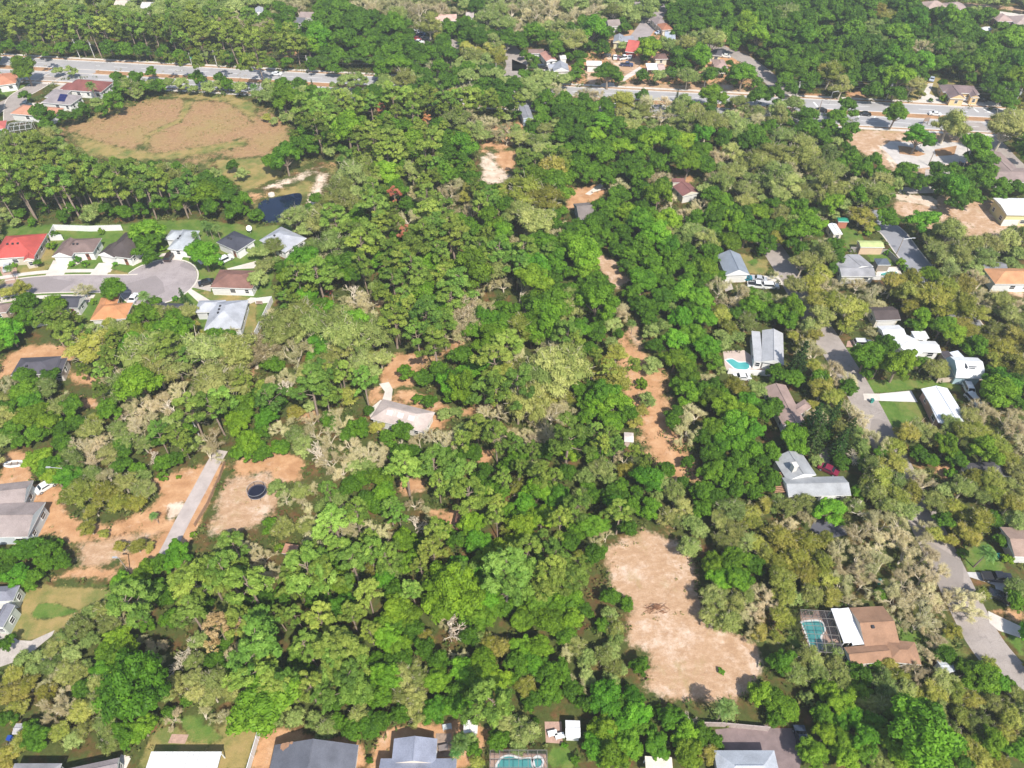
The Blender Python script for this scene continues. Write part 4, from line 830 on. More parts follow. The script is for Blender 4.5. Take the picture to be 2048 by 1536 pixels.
# ---------------------------------------------------------------- poles, lamps, wires
def height_of(base, topxy, mx=16):
    best = (1e9, 9)
    for i in range(20, int(mx*10)):
        q = proj((base.x,base.y,i/10)); e = abs(q[1]-topxy[1]); best = min(best,(e,i/10))
    return best[1]
POLES = []
def pole(label, c, b_, tp, kind='utility_pole', mat=POLEC, arm=True, lamp=None, r=.17):
    B = at(*px(c,*b_)); h = max(5, height_of(B, px(c,*tp))); root = thing(kind, label, kind.replace('_',' '), (B.x,B.y,0)); m_ = MB(); m_.tube((0,0,0),(0,0,h),r,r*.65,n=8); m_.build('pole', mat, root)
    if arm and kind == 'utility_pole': m_ = MB(); m_.box((0,0,h-.6),(.14,2.4,.14)); m_.build('crossarm', POLEW, root); m_ = MB(); m_.tube((.3,0,h-2.4),(.3,0,h-1.3),.25,n=8); m_.build('transformer', STEEL, root)
    if lamp: m_ = MB(); m_.tube((0,0,h-.3),(lamp,0,h+.1),.06,n=6); m_.build('lamp_arm', STEEL, root); m_ = MB(); m_.box((lamp+.25*(1 if lamp>0 else -1),0,h+.1),(.9,.32,.16)); m_.build('lamp_head', STEEL, root)
    POLES.append((B,h)); return B, h
ml = []
for i,(c,b_,tp,lab) in enumerate((('A',(618,452),(575,300),'leftmost pale utility pole behind the main road'),('A',(730,448),(690,300),'pale utility pole second along the pine wood'),('A',(1480,512),(1455,405),'short utility pole by the green road sign'),('A',(1668,508),(1645,385),'utility pole in front of the right end of the pine wood'),
    ('B',(405,548),(403,425),'utility pole left of the far conifers'),('B',(988,575),(985,445),'utility pole where the road meets the trees'),('B',(1845,610),(1845,485),'utility pole left of the far street mouth'),('C',(1472,685),(1500,545),'utility pole beside the corner side street'),
    ('D',(215,742),(240,625),'utility pole on the corner of side street and main road'),('D',(902,778),(962,610),'leaning utility pole in front of the dense green wood'),('D',(1875,835),(1930,680),'rightmost utility pole beside the yellow stucco house'))):
    ml.append(pole(lab, c, b_, tp))
pole('utility pole left of the rightmost one by the stucco house','D',(1760,815),(1822,675)); pole('utility pole beside the wood corner road','C',(1875,675),(1912,560))
pole('slim street lamp on the junction median','D',(468,800),(488,725),'street_lamp',STEEL,False,1.6,.09); pole('wooden pole by the junction stop line','D',(385,870),(405,795),'utility_pole',POLEW,False)
pole('lamp post in the loop car park','D',(1150,1165),(1162,1100),'street_lamp',STEEL,False,1.2,.09); pole('utility pole with transformers beside the car park oak','D',(1492,1295),(1540,1160)); pole('thin pole in the middle of the car park','D',(1230,1272),(1265,1190),'utility_pole',POLEW,False)
pole('street lamp with long arm over the blue grey street','H',(985,495),(1030,370),'street_lamp',POLEW,False,2.6,.13); pole('wooden pole beside the rambling white house','H',(802,1445),(842,1345),'utility_pole',POLEW,False)
pole('wooden lamp pole in the trees by the dirt yard','I',(568,808),(500,672),'street_lamp',POLEW,False,-2.4,.14); pole('grey pole among bare trees at the head of the gravel drive','I',(1530,425),(1490,335),'utility_pole',POLEC,False); pole('lamp pole with round white head at the dirt yard edge','M',(1002,45),(962,-80),'street_lamp',POLEW,False,-.4,.13)
WIRE = simple('wire',(.12,.12,.12),.6,0)
for k, (dy, dz) in enumerate(((-.9,-.35),(.9,-.35),(0,-2.2))):
    m_ = MB(); o0 = ml[0][0]
    for (a,ha),(b_,hb) in zip(ml,ml[1:]):
        pa = a+Vector((0,dy,ha+dz)); pb = b_+Vector((0,dy,hb+dz)); prev = pa
        for i in range(1,9): f = i/8; q = pa.lerp(pb,f); q.z -= 4*f*(1-f)*min(1.6,(pb-pa).length*.02); m_.tube(prev-o0,q-o0,.035,n=3,cap=False); prev = q
    tag(m_.build('power_line', WIRE, None, o0), ('power line on the near end of the road crossarms','power line on the far end of the road crossarms','low power line hung below the road crossarms')[k], 'power line')
# ---------------------------------------------------------------- small yard things
def roadsign():
    B = at(*px('A',1502,525)); r_ = thing('road_sign','green street name sign by the main road','sign',(B.x,B.y,0)); m_ = MB(); m_.tube((0,0,0),(0,0,5),.08,n=6); m_.build('pole', STEEL, r_); m_ = MB(); m_.box((0,-.1,4.5),(1.8,.06,.9)); m_.build('panel', simple('sign green',(.02,.25,.14),.5,.05), r_)
    B = at(*px('D',152,672)); r_ = thing('road_sign','green overhead street sign at the corner side street','sign',(B.x,B.y,0)); m_ = MB(); m_.tube((0,0,0),(0,0,5.6),.1,n=6); m_.build('pole', STEEL, r_); m_ = MB(); m_.box((0,-.12,5),(2,.06,.7)); m_.build('panel', simple('sign green',(.02,.25,.14),.5,.05), r_)
roadsign()
def satdish():
    B = at(*px('E',1925,330)); r_ = thing('satellite_dish','big white round satellite dish beside the dark slate house','satellite dish',(B.x,B.y,0)); m_ = MB(); m_.tube((0,0,0),(0,0,1.6),.1,n=6); m_.build('post', STEEL, r_)
    m_ = MB(); n_ = 18; rings = ((0,0),(.45,.08),(.85,.28)); v = []
    for r0,z0 in rings[1:]:
        v += [(r0*math.cos(2*math.pi*i/n_), r0*math.sin(2*math.pi*i/n_), z0) for i in range(n_)]
    v.append((0,0,0)); m_.add(v, [(2*n_,i,(i+1)%n_) for i in range(n_)]+[(i,n_+i,n_+(i+1)%n_,(i+1)%n_) for i in range(n_)]); o = m_.build('dish', WHITE, r_, (0,0,1.7), (.9,.15,0))
satdish()
B = at(*px('I',115,650)); r_ = thing('rowing_boat','white inflatable boat lying on the dirt above the large house','boat',(B.x,B.y,0),.1); m_ = MB(); n_ = 28
for i in range(n_):
    a,b_ = 2*math.pi*i/n_, 2*math.pi*(i+1)/n_; m_.tube((2.1*math.cos(a),.75*math.sin(a),.3),(2.1*math.cos(b_),.75*math.sin(b_),.3),.26,n=7,cap=False)
m_.build('hull', simple('white rubber',(.75,.74,.72),.6,.05), r_, smooth=True); m_ = MB(); m_.disc((0,0,.15),1.95,24,0,.62); m_.build('floor', simple('boat floor',(.25,.22,.2),.7,.1), r_)
for x in (-.7,.6): m_ = MB(); m_.box((x,0,.42),(.25,1.2,.06)); m_.build('seat', WOOD, r_)
def bin_(label, s, col):
    B = pts(s)[0]; r_ = thing('wheelie_bin', label, 'bin', (B.x,B.y,0)); m_ = MB(); m_.add([(-.25,-.28,0),(.25,-.28,0),(.25,.28,0),(-.25,.28,0),(-.32,-.36,1),(.32,-.36,1),(.32,.36,1),(-.32,.36,1)],[(3,2,1,0),(4,5,6,7),(0,1,5,4),(1,2,6,5),(2,3,7,6),(3,0,4,7)]); m_.build('body', simple('bin',col,.5,.05), r_); m_ = MB(); m_.box((0,0,1.04),(.7,.78,.08)); m_.build('lid', simple('bin lid',dk(col,.6),.5,.05), r_)
bin_('green wheelie bin by the drive of the white metal house', 'L 792,172', (.05,.3,.25)); bin_('teal bin beside the mossy tree on the right street','P 848,118',(.02,.25,.2)); bin_('teal bin on the lawn near the palm','L 1755,1365',(.02,.25,.22)); bin_('blue crate by the bottom left shed','M 92,1320',(.03,.1,.5))
def table(label, s, col):
    B = pts(s)[0]; r_ = thing('garden_table', label, 'table', (B.x,B.y,0),.2); m_ = MB(); m_.box((0,0,.74),(1.5,.9,.06)); m_.build('table_top', simple('table',col,.5,.05), r_); lm = MB(); lm.box((0,0,.355),(.07,.07,.71)); lme = lm.mesh('leg',[simple('table',col,.5,.05)])
    for x in (-.65,.65):
        for y in (-.36,.36): link('leg', lme, r_, (x,y,0))
table('white garden table on the pink patio beside the white shed','O 310,1280',(.75,.74,.72)); table('small white table right of the other patio table','O 365,1300',(.72,.72,.7)); table('dark patio table on the brown deck','N 1440,1390',(.2,.17,.16)); table('grey covered table beside the bottom sheds','N 1470,1230',(.5,.52,.52))
B = at(*px('C',660,1470)); tag(link('fallen_log', MB().tube((0,0,.4),(4.5,2.2,.35),.3,.2,8).mesh('fallen_log',[simple('bleached log',(.6,.52,.44),.85,.15)]), None, (B.x-2,B.y-1,0)), 'bleached fallen log in the orange dirt clearing', 'log')
B = at(*px('O',1110,310)); rb = random.Random(3); m_ = MB()
for i in range(90):
    a = rb.uniform(0,6.28); r0 = rb.uniform(0,2.0); z = rb.uniform(.05,.7)*(1-r0/2.6); d = Vector((rb.uniform(-1,1)*1.4,rb.uniform(-1,1)*.7,rb.uniform(-.15,.3))); p = Vector((r0*1.2*math.cos(a),r0*.55*math.sin(a),z)); m_.tube(p-d*.6,p+d*.6,.05,.02,4)
tag(m_.build('brush_pile', simple('dead branches',(.26,.13,.07),.9,.3), None, (B.x,B.y,0)), 'low pile of dead branches on the sandy field', 'brush pile')
B = at(*px('F',120,42)); m_ = MB(); m_.tube((0,0,0),(0,0,.7),1.1,1.0,12); tag(m_.build('drain_box', CONC, None, (B.x,B.y,0)), 'round white concrete drain at the edge of the pond', 'drain')
B = at(*px('D',1205,955)); r_ = thing('notice_board','brown wooden notice board near the road oaks','sign',(B.x,B.y,0),.3); m_ = MB(); m_.box((0,0,1.9),(2.4,.15,1.4)); m_.build('panel', WOOD, r_)
for x in (-1,1): m_ = MB(); m_.box((x,0,.6),(.18,.18,1.2)); m_.build('post', WOOD, r_)
B = at(*px('F',28,880)); r_ = thing('garden_bench','small wooden bench on the fenced lawn','bench',(B.x,B.y,0)); m_ = MB(); m_.box((0,0,.45),(1.7,.5,.06)); m_.build('seat', WOOD, r_); m_ = MB(); m_.box((0,.25,.75),(1.7,.06,.5)); m_.build('backrest', WOOD, r_)
for x in (-.75,.75): m_ = MB(); m_.box((x,0,.21),(.08,.5,.42)); m_.build('leg', WOOD, r_)

# ---------------------------------------------------------------- the pale air towards the far woods
hm, t_, b_ = newmat('haze'); t_.nodes.remove(b_); pv = N(t_,'ShaderNodeVolumePrincipled'); pv.inputs['Color'].default_value = (.90,.93,.96,1); pv.inputs['Density'].default_value = .0003; pv.inputs['Anisotropy'].default_value = .2
t_.links.new(pv.outputs[0], t_.nodes['Material Output'].inputs['Volume'])
m_ = MB(); m_.box((0,240,65),(900,560,134)); tag(m_.build('haze', hm), kind='stuff')
# ---------------------------------------------------------------- trees: meshes of each kind (metres)
def leafmat(name, stops, transl=.3, rough=.6):
    m, t, b = newmat(name); out = t.nodes['Material Output']
    a = N(t,'ShaderNodeAttribute'); a.attribute_name = 'tint'; oi = N(t,'ShaderNodeObjectInfo')
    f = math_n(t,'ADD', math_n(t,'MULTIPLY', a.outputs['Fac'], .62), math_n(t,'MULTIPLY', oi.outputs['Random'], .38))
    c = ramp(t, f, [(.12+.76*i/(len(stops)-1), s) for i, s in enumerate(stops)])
    hs = N(t,'ShaderNodeHueSaturation'); t.links.new(c, hs.inputs['Color'])
    rn = math_n(t,'FRACT', math_n(t,'MULTIPLY', oi.outputs['Random'], 17.31))
    t.links.new(math_n(t,'ADD', math_n(t,'MULTIPLY', rn, .05), .475), hs.inputs['Hue'])
    rv = math_n(t,'FRACT', math_n(t,'MULTIPLY', oi.outputs['Random'], 71.7)); t.links.new(math_n(t,'ADD', math_n(t,'MULTIPLY', rv, .4), .78), hs.inputs['Value'])
    b.inputs['Roughness'].default_value = rough; b.inputs['Specular IOR Level'].default_value = .25
    t.links.new(hs.outputs[0], b.inputs['Base Color']); tr = N(t,'ShaderNodeBsdfTranslucent'); t.links.new(hs.outputs[0], tr.inputs['Color'])
    mx = N(t,'ShaderNodeMixShader'); mx.inputs[0].default_value = transl; t.links.new(b.outputs[0], mx.inputs[1]); t.links.new(tr.outputs[0], mx.inputs[2]); t.links.new(mx.outputs[0], out.inputs['Surface'])
    return m
LEAF = dict(g=leafmat('lush green leaves', [(0.063,0.145,0.006),(0.134,0.275,0.011),(0.247,0.415,0.027)]),
            o=leafmat('olive grey leaves', [(0.124,0.166,0.029),(0.259,0.303,0.071),(0.474,0.487,0.156)]),
            y=leafmat('yellow green leaves', [(0.160,0.185,0.018),(0.310,0.310,0.045),(0.500,0.455,0.110)]),
            p=leafmat('pine needles', [(0.086,0.158,0.018),(0.190,0.296,0.037),(0.346,0.452,0.076)]),
            b=leafmat('pale moss', [(0.330,0.305,0.125),(0.540,0.480,0.235),(0.740,0.640,0.380)]),
            w=leafmat('bleached moss', [(0.375,0.300,0.163),(0.562,0.463,0.288),(0.725,0.600,0.413)]),
            d=leafmat('dead rust needles', [(0.38,0.14,0.055),(0.56,0.23,0.10),(0.70,0.36,0.19)]),
            a=leafmat('amber needles', [(0.40,0.28,0.10),(0.62,0.47,0.20),(0.75,0.61,0.33)]),
            k=leafmat('dark conifer needles', [(0.020,0.050,0.008),(0.045,0.098,0.015),(0.100,0.165,0.030)]),
            t=leafmat('palm fronds', [(0.054,0.135,0.022),(0.126,0.234,0.045),(0.270,0.360,0.090)]),
            r=leafmat('pink blossom', [(0.300,0.090,0.120),(0.480,0.165,0.210),(0.600,0.300,0.300)]))
BARK = simple('bark', (.26,.20,.15), .9, .25, 1.5); BARKP = simple('grey pine bark', (.30,.225,.175), .9, .2, 1.5); TWIG = simple('pale twigs', (.52,.45,.34), .9, .2, 1.0); TWIGW = simple('bleached twigs', (.62,.54,.43), .9, .15, 1.0)
t_ = (1+5**.5)/2
ICV = np.array([(-1,t_,0),(1,t_,0),(-1,-t_,0),(1,-t_,0),(0,-1,t_),(0,1,t_),(0,-1,-t_),(0,1,-t_),(t_,0,-1),(t_,0,1),(-t_,0,-1),(-t_,0,1)])/math.sqrt(1+t_*t_)
ICF = np.array([(0,11,5),(0,5,1),(0,1,7),(0,7,10),(0,10,11),(1,5,9),(5,11,4),(11,10,2),(10,7,6),(7,1,8),(3,9,4),(3,4,2),(3,2,6),(3,6,8),(3,8,9),(4,9,5),(2,4,11),(6,2,10),(8,6,7),(9,8,1)])
class Leaf:
    """numpy store of leaf cards (quads) and puff cores (tris) with a tint per face"""
    def __init__(s, seed): s.r = np.random.default_rng(seed); s.q = []; s.qt = []; s.t = []; s.tt = []
    def unit(s, n, zmin=-1.0):
        z = s.r.uniform(zmin, 1, n); a = s.r.uniform(0, 2*math.pi, n); c = np.sqrt(np.maximum(0,1-z*z)); return np.stack([c*np.cos(a), c*np.sin(a), z], 1)
    def cards(s, c, n, ln, wd, tint, tdir=None):
        r = s.r; k = len(c); n = n/np.linalg.norm(n, axis=1, keepdims=True)
        if tdir is None: tdir = s.unit(k)
        tv = tdir-(tdir*n).sum(1, keepdims=True)*n; tv /= np.linalg.norm(tv, axis=1, keepdims=True)+1e-9; bv = np.cross(n, tv)
        ln = (ln*r.uniform(.65,1.35,k))[:,None]*.5; wd = (wd*r.uniform(.65,1.35,k))[:,None]*.5
        s.q.append(np.stack([c-tv*ln, c+bv*wd-tv*ln*.15, c+tv*ln, c-bv*wd-tv*ln*.15], 1)); s.qt.append(tint)
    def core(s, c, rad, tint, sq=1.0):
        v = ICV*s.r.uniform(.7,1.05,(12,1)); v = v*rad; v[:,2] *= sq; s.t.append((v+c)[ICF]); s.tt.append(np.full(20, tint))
    def arrays(s):
        q = np.concatenate(s.q) if s.q else np.zeros((0,4,3)); t = np.concatenate(s.t) if s.t else np.zeros((0,3,3))
        return q, (np.concatenate(s.qt) if s.qt else np.zeros(0)), t, (np.concatenate(s.tt) if s.tt else np.zeros(0))
def leafmesh(name, arr, mats):
    q, qt, t, tt = arr; nq, ntr = len(q), len(t)
    co = np.concatenate([q.reshape(-1,3), t.reshape(-1,3)]); me = bpy.data.meshes.new(name)
    me.vertices.add(len(co)); me.vertices.foreach_set('co', co.ravel().astype(np.float32)); me.loops.add(len(co)); me.loops.foreach_set('vertex_index', np.arange(len(co)))
    me.polygons.add(nq+ntr); me.polygons.foreach_set('loop_start', np.concatenate([np.arange(nq)*4, nq*4+np.arange(ntr)*3])); me.polygons.foreach_set('loop_total', np.concatenate([np.full(nq,4), np.full(ntr,3)]))
    me.update(); a = me.attributes.new('tint','FLOAT','FACE'); a.data.foreach_set('value', np.clip(np.concatenate([qt,tt]),0,1).astype(np.float32))
    me.materials.append(mats); me.validate(); return me
def crown_oak(seed, R=5.0, H=11.0, nl=8, npf=9, ncard=46, ln=.62, wd=.40, flat=.8, low=.42, droop=0, core=True, loose=.0, tvar=.34):
    L = Leaf(seed); r = L.r; lobes = []
    a0 = r.uniform(0,6.28)
    for i in range(nl):
        a = a0+2*math.pi*i/nl+r.normal(0,.25); d = r.uniform(.36,.74)*R; z = H*(low+.15+r.uniform(-.12,.18)); lobes.append((np.array([d*math.cos(a),d*math.sin(a),z]), R*r.uniform(.28,.50)))
    for i in range(max(2,nl//3)): lobes.append((np.array([r.normal(0,.2)*R, r.normal(0,.2)*R, H*.74+r.normal(0,.05)*H]), R*r.uniform(.4,.52)))
    tips = []
    for c, lr in lobes:
        lt = r.uniform(.25,.75); tips.append((c, lr))
        dirs = L.unit(npf, -.3); 
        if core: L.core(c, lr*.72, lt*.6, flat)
        for d in dirs:
            pr = lr*r.uniform(.36,.54); pc = c+d*np.array([1,1,flat])*lr*r.uniform(.55,.85); pt = np.clip(lt+r.normal(0,.16),0,1)
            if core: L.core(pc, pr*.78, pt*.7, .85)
            k = int(ncard*(1-loose*r.uniform(0,1))); dd = L.unit(k, -.55); dd = dd+.45*d; dd /= np.linalg.norm(dd,axis=1,keepdims=True)
            pos = pc+dd*np.array([1,1,.85])*pr*r.uniform(.75,1.18+loose*.4,(k,1)); nrm = dd*.8+np.array([0,0,.15])+r.normal(0,.27,(k,3))
            td = None
            if droop: td = L.unit(k)*.6+np.array([0,0,-droop])+dd*.3
            L.cards(pos, nrm, ln, wd, pt+r.normal(0,tvar*.35,k), td)
    return L, tips
def limbs(tips, H, r0, mat, seed, fork=.3, lean=.0, n=6, twigs=0, name='trunk'):
    rr = random.Random(seed); m = MB(); f = Vector((rr.uniform(-.3,.3),rr.uniform(-.3,.3),H*fork)); m.tube((0,0,-.3), f, r0*1.25, r0*.85, 7)
    for c, lr in tips:
        c = Vector(c); mid = f.lerp(c,.5)+Vector((rr.uniform(-.4,.4),rr.uniform(-.4,.4),-.25)); m.tube(f, mid, r0*.55, r0*.38, 5, cap=False); m.tube(mid, c, r0*.38, r0*.15, 5, cap=False)
        for i in range(twigs):
            d = Vector((rr.gauss(0,1),rr.gauss(0,1),rr.gauss(.35,.6))).normalized()*lr*rr.uniform(.9,1.35); q = c+d; m.tube(mid.lerp(c,rr.uniform(.3,1)), q, r0*.22, r0*.09, 3, cap=False)
    return m.mesh(name, mat)
def crown_pine(seed, R=4.2, H=14.0, nl=14, col=None, sparse=1.0):
    L = Leaf(seed); r = L.r; tips = []
    for i in range(nl):
        f = (i+.5)/nl; z = H*(.60+.38*f); rad = R*(1.0-.62*f)*r.uniform(.55,1.0); a = i*2.4+r.normal(0,.4); c = np.array([rad*math.cos(a),rad*math.sin(a),z+r.normal(0,.25)]); lr = R*r.uniform(.30,.44)*(1.05-.25*f); lt = r.uniform(.25,.8); tips.append((c,lr))
        for d in L.unit(8, -.2):
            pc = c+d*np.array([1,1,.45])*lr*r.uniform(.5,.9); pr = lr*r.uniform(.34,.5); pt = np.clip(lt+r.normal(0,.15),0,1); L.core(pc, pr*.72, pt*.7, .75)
            k = int(54*sparse); dd = L.unit(k, -.35); pos = pc+dd*np.array([1,1,.75])*pr*r.uniform(.6,1.12,(k,1)); L.cards(pos, dd*.7+np.array([0,0,.2])+r.normal(0,.33,(k,3)), .5, .2, pt+r.normal(0,.11,k), dd*.5+L.unit(k)*.6)
    return L, tips
def pine_trunk(tips, H, mat, seed):
    rr = random.Random(seed); m = MB(); q = Vector((0,0,-.3)); top = Vector((rr.uniform(-.5,.5),rr.uniform(-.5,.5),H*.95)); m.tube(q, q.lerp(top,.55), .26, .2, 7); m.tube(q.lerp(top,.55), top, .2, .06, 6)
    for c,lr in tips:
        c = Vector(c); b = q.lerp(top, min(.95,(c.z-.9)/top.z)); m.tube(b, c, .085, .03, 4, cap=False)
    for i in range(5): b = q.lerp(top, rr.uniform(.4,.6)); a = rr.uniform(0,6.28); m.tube(b, b+Vector((math.cos(a)*1.3,math.sin(a)*1.3,.3)), .06, .02, 3, cap=False)
    return m.mesh('trunk', mat)
def bare(seed, R=5.0, H=10.0, fuzz=1500, lv=4, mat=TWIG, ln=.6, wd=.12, spread=1.0):
    rr = random.Random(seed); m = MB(); ends = []
    def grow(p, d, l, r, k):
        q = p+d*l; mid = p.lerp(q,.5)+Vector((rr.gauss(0,.08),rr.gauss(0,.08),rr.gauss(0,.06)))*l; n_ = 6 if k >= lv-1 else (4 if k > 1 else 3)
        m.tube(p, mid, r, r*.85, n_, cap=False); m.tube(mid, q, r*.85, r*.66, n_, cap=False)
        if k <= 2: ends.append((p,q))
        if k == 0: return
        for i in range(rr.choice((2,3,3)) if k < lv else rr.choice((4,5,6))):
            a = rr.uniform(0,6.28); tilt = rr.uniform(.35,.85)*spread if k < lv else rr.uniform(.5,1.05)*spread
            x = d.orthogonal().normalized(); y = d.cross(x); nd = (d*math.cos(tilt)+(x*math.cos(a)+y*math.sin(a))*math.sin(tilt)); nd = (nd+Vector((0,0,.13))).normalized()
            grow(q, nd, l*rr.uniform(.62,.9) if k < lv else R*.42*rr.uniform(.8,1.2), r*.66, k-1)
    grow(Vector((0,0,-.3)), Vector((rr.gauss(0,.08),rr.gauss(0,.08),1)).normalized(), H*.24, .32, lv)
    sc = R/max(1,float(np.percentile([math.hypot(q.x,q.y) for _,q in ends],88))); 
    m.v = [(x*sc, y*sc, z) for x,y,z in m.v]
    L = Leaf(seed); r = L.r; P0 = np.array([p for p,_ in ends])*np.array([sc,sc,1]); P1 = np.array([q for _,q in ends])*np.array([sc,sc,1])
    if fuzz:
        i = r.integers(0, len(ends), fuzz); f = r.uniform(.2,1.15,(fuzz,1)); c = P0[i]*(1-f)+P1[i]*f+r.normal(0,.27,(fuzz,3)); d = (P1-P0)[i]; d = d/(np.linalg.norm(d,axis=1,keepdims=True)+1e-6)
        base = r.uniform(.2,.8,len(ends))[i]; L.cards(c, L.unit(fuzz,.0)+np.array([0,-.25,1.0]), ln, wd, base+r.normal(0,.15,fuzz), d+r.normal(0,.45,(fuzz,3))+np.array([0,0,-.25]))
    return L, m.mesh('trunk', mat)
def palm(seed, H=8.0, R=2.6):
    rr = random.Random(seed); L = Leaf(seed); r = L.r; m = MB(); p = Vector((0,0,-.2)); lean = Vector((rr.uniform(-.06,.06),rr.uniform(-.06,.06),0))
    for i in range(6): q = p+Vector((lean.x*H/6*i*.4,lean.y*H/6*i*.4,H/6)); m.tube(p,q,.2-.012*i,.19-.012*i,8); p = q
    top = np.array(p)
    for i in range(26):
        a = i*2.399+r.normal(0,.1); el = 1.15-1.75*(i/26)+r.normal(0,.08); ln = R*r.uniform(.85,1.1); tint = r.uniform(.3,.8); prev = top; d = np.array([math.cos(a)*math.cos(el),math.sin(a)*math.cos(el),math.sin(el)])
        for k in range(9):
            f = (k+1)/9; c = top+d*ln*f+np.array([0,0,-1])*(ln*.55*f*f); t = c-prev; t /= np.linalg.norm(t); side = np.cross(t,(0,0,1)); side /= np.linalg.norm(side)+1e-6; up = np.cross(side,t)
            for s_ in (-1,1):
                wl = R*.30*math.sin(math.pi*min(.97,f*.86+.12)); td = (side*s_+t*.55-up*.25); L.cards((prev*.5+c*.5+td*wl*.5)[None], (up+side*s_*.35)[None], wl*1.15, ln/9*.95, np.array([tint+r.normal(0,.1)]), td[None])
            L.cards(((prev+c)/2)[None], up[None], ln/8, .07, np.array([.9]), t[None]); prev = c
    return L, m.mesh('trunk', BARKP)
def conifer(seed, R=2.6, H=12.0):
    L = Leaf(seed); r = L.r; m = MB(); m.tube((0,0,-.2),(0,0,H*.98),.2,.03,7)
    for i in range(15):
        f = i/14; z = H*(.08+.9*f); rad = R*(1-f)**.85+.15; nb = max(4,int(9*(1-f*.6)))
        for j in range(nb):
            a = 2*math.pi*j/nb+i*.7+r.normal(0,.1); d = np.array([math.cos(a),math.sin(a),-.12]); tint = r.uniform(.2,.8); k = int(10+14*(1-f)); s_ = r.uniform(.15,1.05,(k,1))
            c = np.array([0,0,z])+d*rad*s_+np.array([0,0,.22])*s_**2*rad+r.normal(0,.1,(k,3)); L.cards(c, r.normal(0,.5,(k,3))+np.array([0,0,.7]), .62, .26, tint+r.normal(0,.15,k), d+r.normal(0,.4,(k,3))); 
    return L, m.mesh('trunk', BARK)
PROTO = {}   # kind -> list of (crown arrays, crown mesh, trunk mesh)
def protos():
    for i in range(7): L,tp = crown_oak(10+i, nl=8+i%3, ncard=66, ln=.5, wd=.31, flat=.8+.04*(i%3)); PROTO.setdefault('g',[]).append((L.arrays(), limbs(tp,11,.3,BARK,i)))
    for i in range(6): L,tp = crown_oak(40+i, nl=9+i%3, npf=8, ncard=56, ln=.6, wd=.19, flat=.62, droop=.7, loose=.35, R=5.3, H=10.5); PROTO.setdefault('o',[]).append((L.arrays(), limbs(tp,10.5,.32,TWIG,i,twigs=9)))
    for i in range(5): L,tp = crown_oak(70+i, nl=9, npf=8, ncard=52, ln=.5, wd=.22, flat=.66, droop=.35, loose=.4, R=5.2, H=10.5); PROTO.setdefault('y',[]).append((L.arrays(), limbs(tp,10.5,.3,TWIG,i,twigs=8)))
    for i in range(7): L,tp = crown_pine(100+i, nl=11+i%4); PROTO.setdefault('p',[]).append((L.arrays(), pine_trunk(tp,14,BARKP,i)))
    for i in range(6): L,tm = bare(130+i, fuzz=3300, ln=.8, wd=.075); PROTO.setdefault('b',[]).append((L.arrays(), tm))
    for i in range(3): L,tm = bare(160+i, fuzz=420, mat=TWIGW, ln=.5, wd=.12); PROTO.setdefault('w',[]).append((L.arrays(), tm))
    for i in range(2): L,tp = crown_pine(180+i, nl=10, sparse=.6); PROTO.setdefault('d',[]).append((L.arrays(), pine_trunk(tp,14,BARKP,i)))
    PROTO['a'] = PROTO['d'][:1]
    for i in range(3): L,tm = palm(190+i); PROTO.setdefault('t',[]).append((L.arrays(), tm))
    for i in range(2): L,tm = conifer(200+i); PROTO.setdefault('k',[]).append((L.arrays(), tm))
    for i in range(1): L,tm = bare(210+i, fuzz=1200, ln=.4, wd=.2); PROTO.setdefault('r',[]).append((L.arrays(), tm))
    for i in range(3): L,tp = crown_oak(220+i, R=1.5, H=2.4, nl=5, npf=6, ncard=30, ln=.36, wd=.22, low=.25); PROTO.setdefault('s',[]).append((L.arrays(), limbs(tp,2.4,.09,BARK,i,fork=.2)))
    LEAF['s'] = LEAF['g']
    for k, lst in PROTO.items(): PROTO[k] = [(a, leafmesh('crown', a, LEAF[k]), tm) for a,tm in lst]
protos()
#          name, nominal R, crown centre z, height, crown half height, category, look
KIND = dict(g=('broadleaf_tree',5.0,6.6,11,4.0,'tree','lush green broadleaf tree'), o=('mossy_oak',5.3,6.2,10.5,3.4,'oak tree','grey green mossy oak'), y=('yellow_oak',5.2,6.2,10.5,3.4,'oak tree','yellow green oak'),
            p=('pine_tree',4.2,10.9,14,3.2,'pine tree','olive green pine'), b=('bare_tree',5.0,6.0,10,3.6,'tree','pale half bare tree'), w=('bleached_tree',5.0,6.0,10,3.6,'dead tree','bleached leafless tree'),
            d=('dead_pine',4.2,10.9,14,3.6,'dead pine','rust brown dead pine'), a=('dead_pine',4.2,10.9,14,3.6,'dead pine','amber dying pine'), t=('palm_tree',2.6,8.0,8,1.6,'palm tree','feathery palm'), k=('conifer_tree',2.6,6,12,6,'conifer','dark pointed conifer'),
            r=('blossom_tree',5.0,6,10,3.5,'tree','pink flowering tree'), s=('shrub',1.5,1.1,2.4,1.0,'shrub','rounded green shrub'))
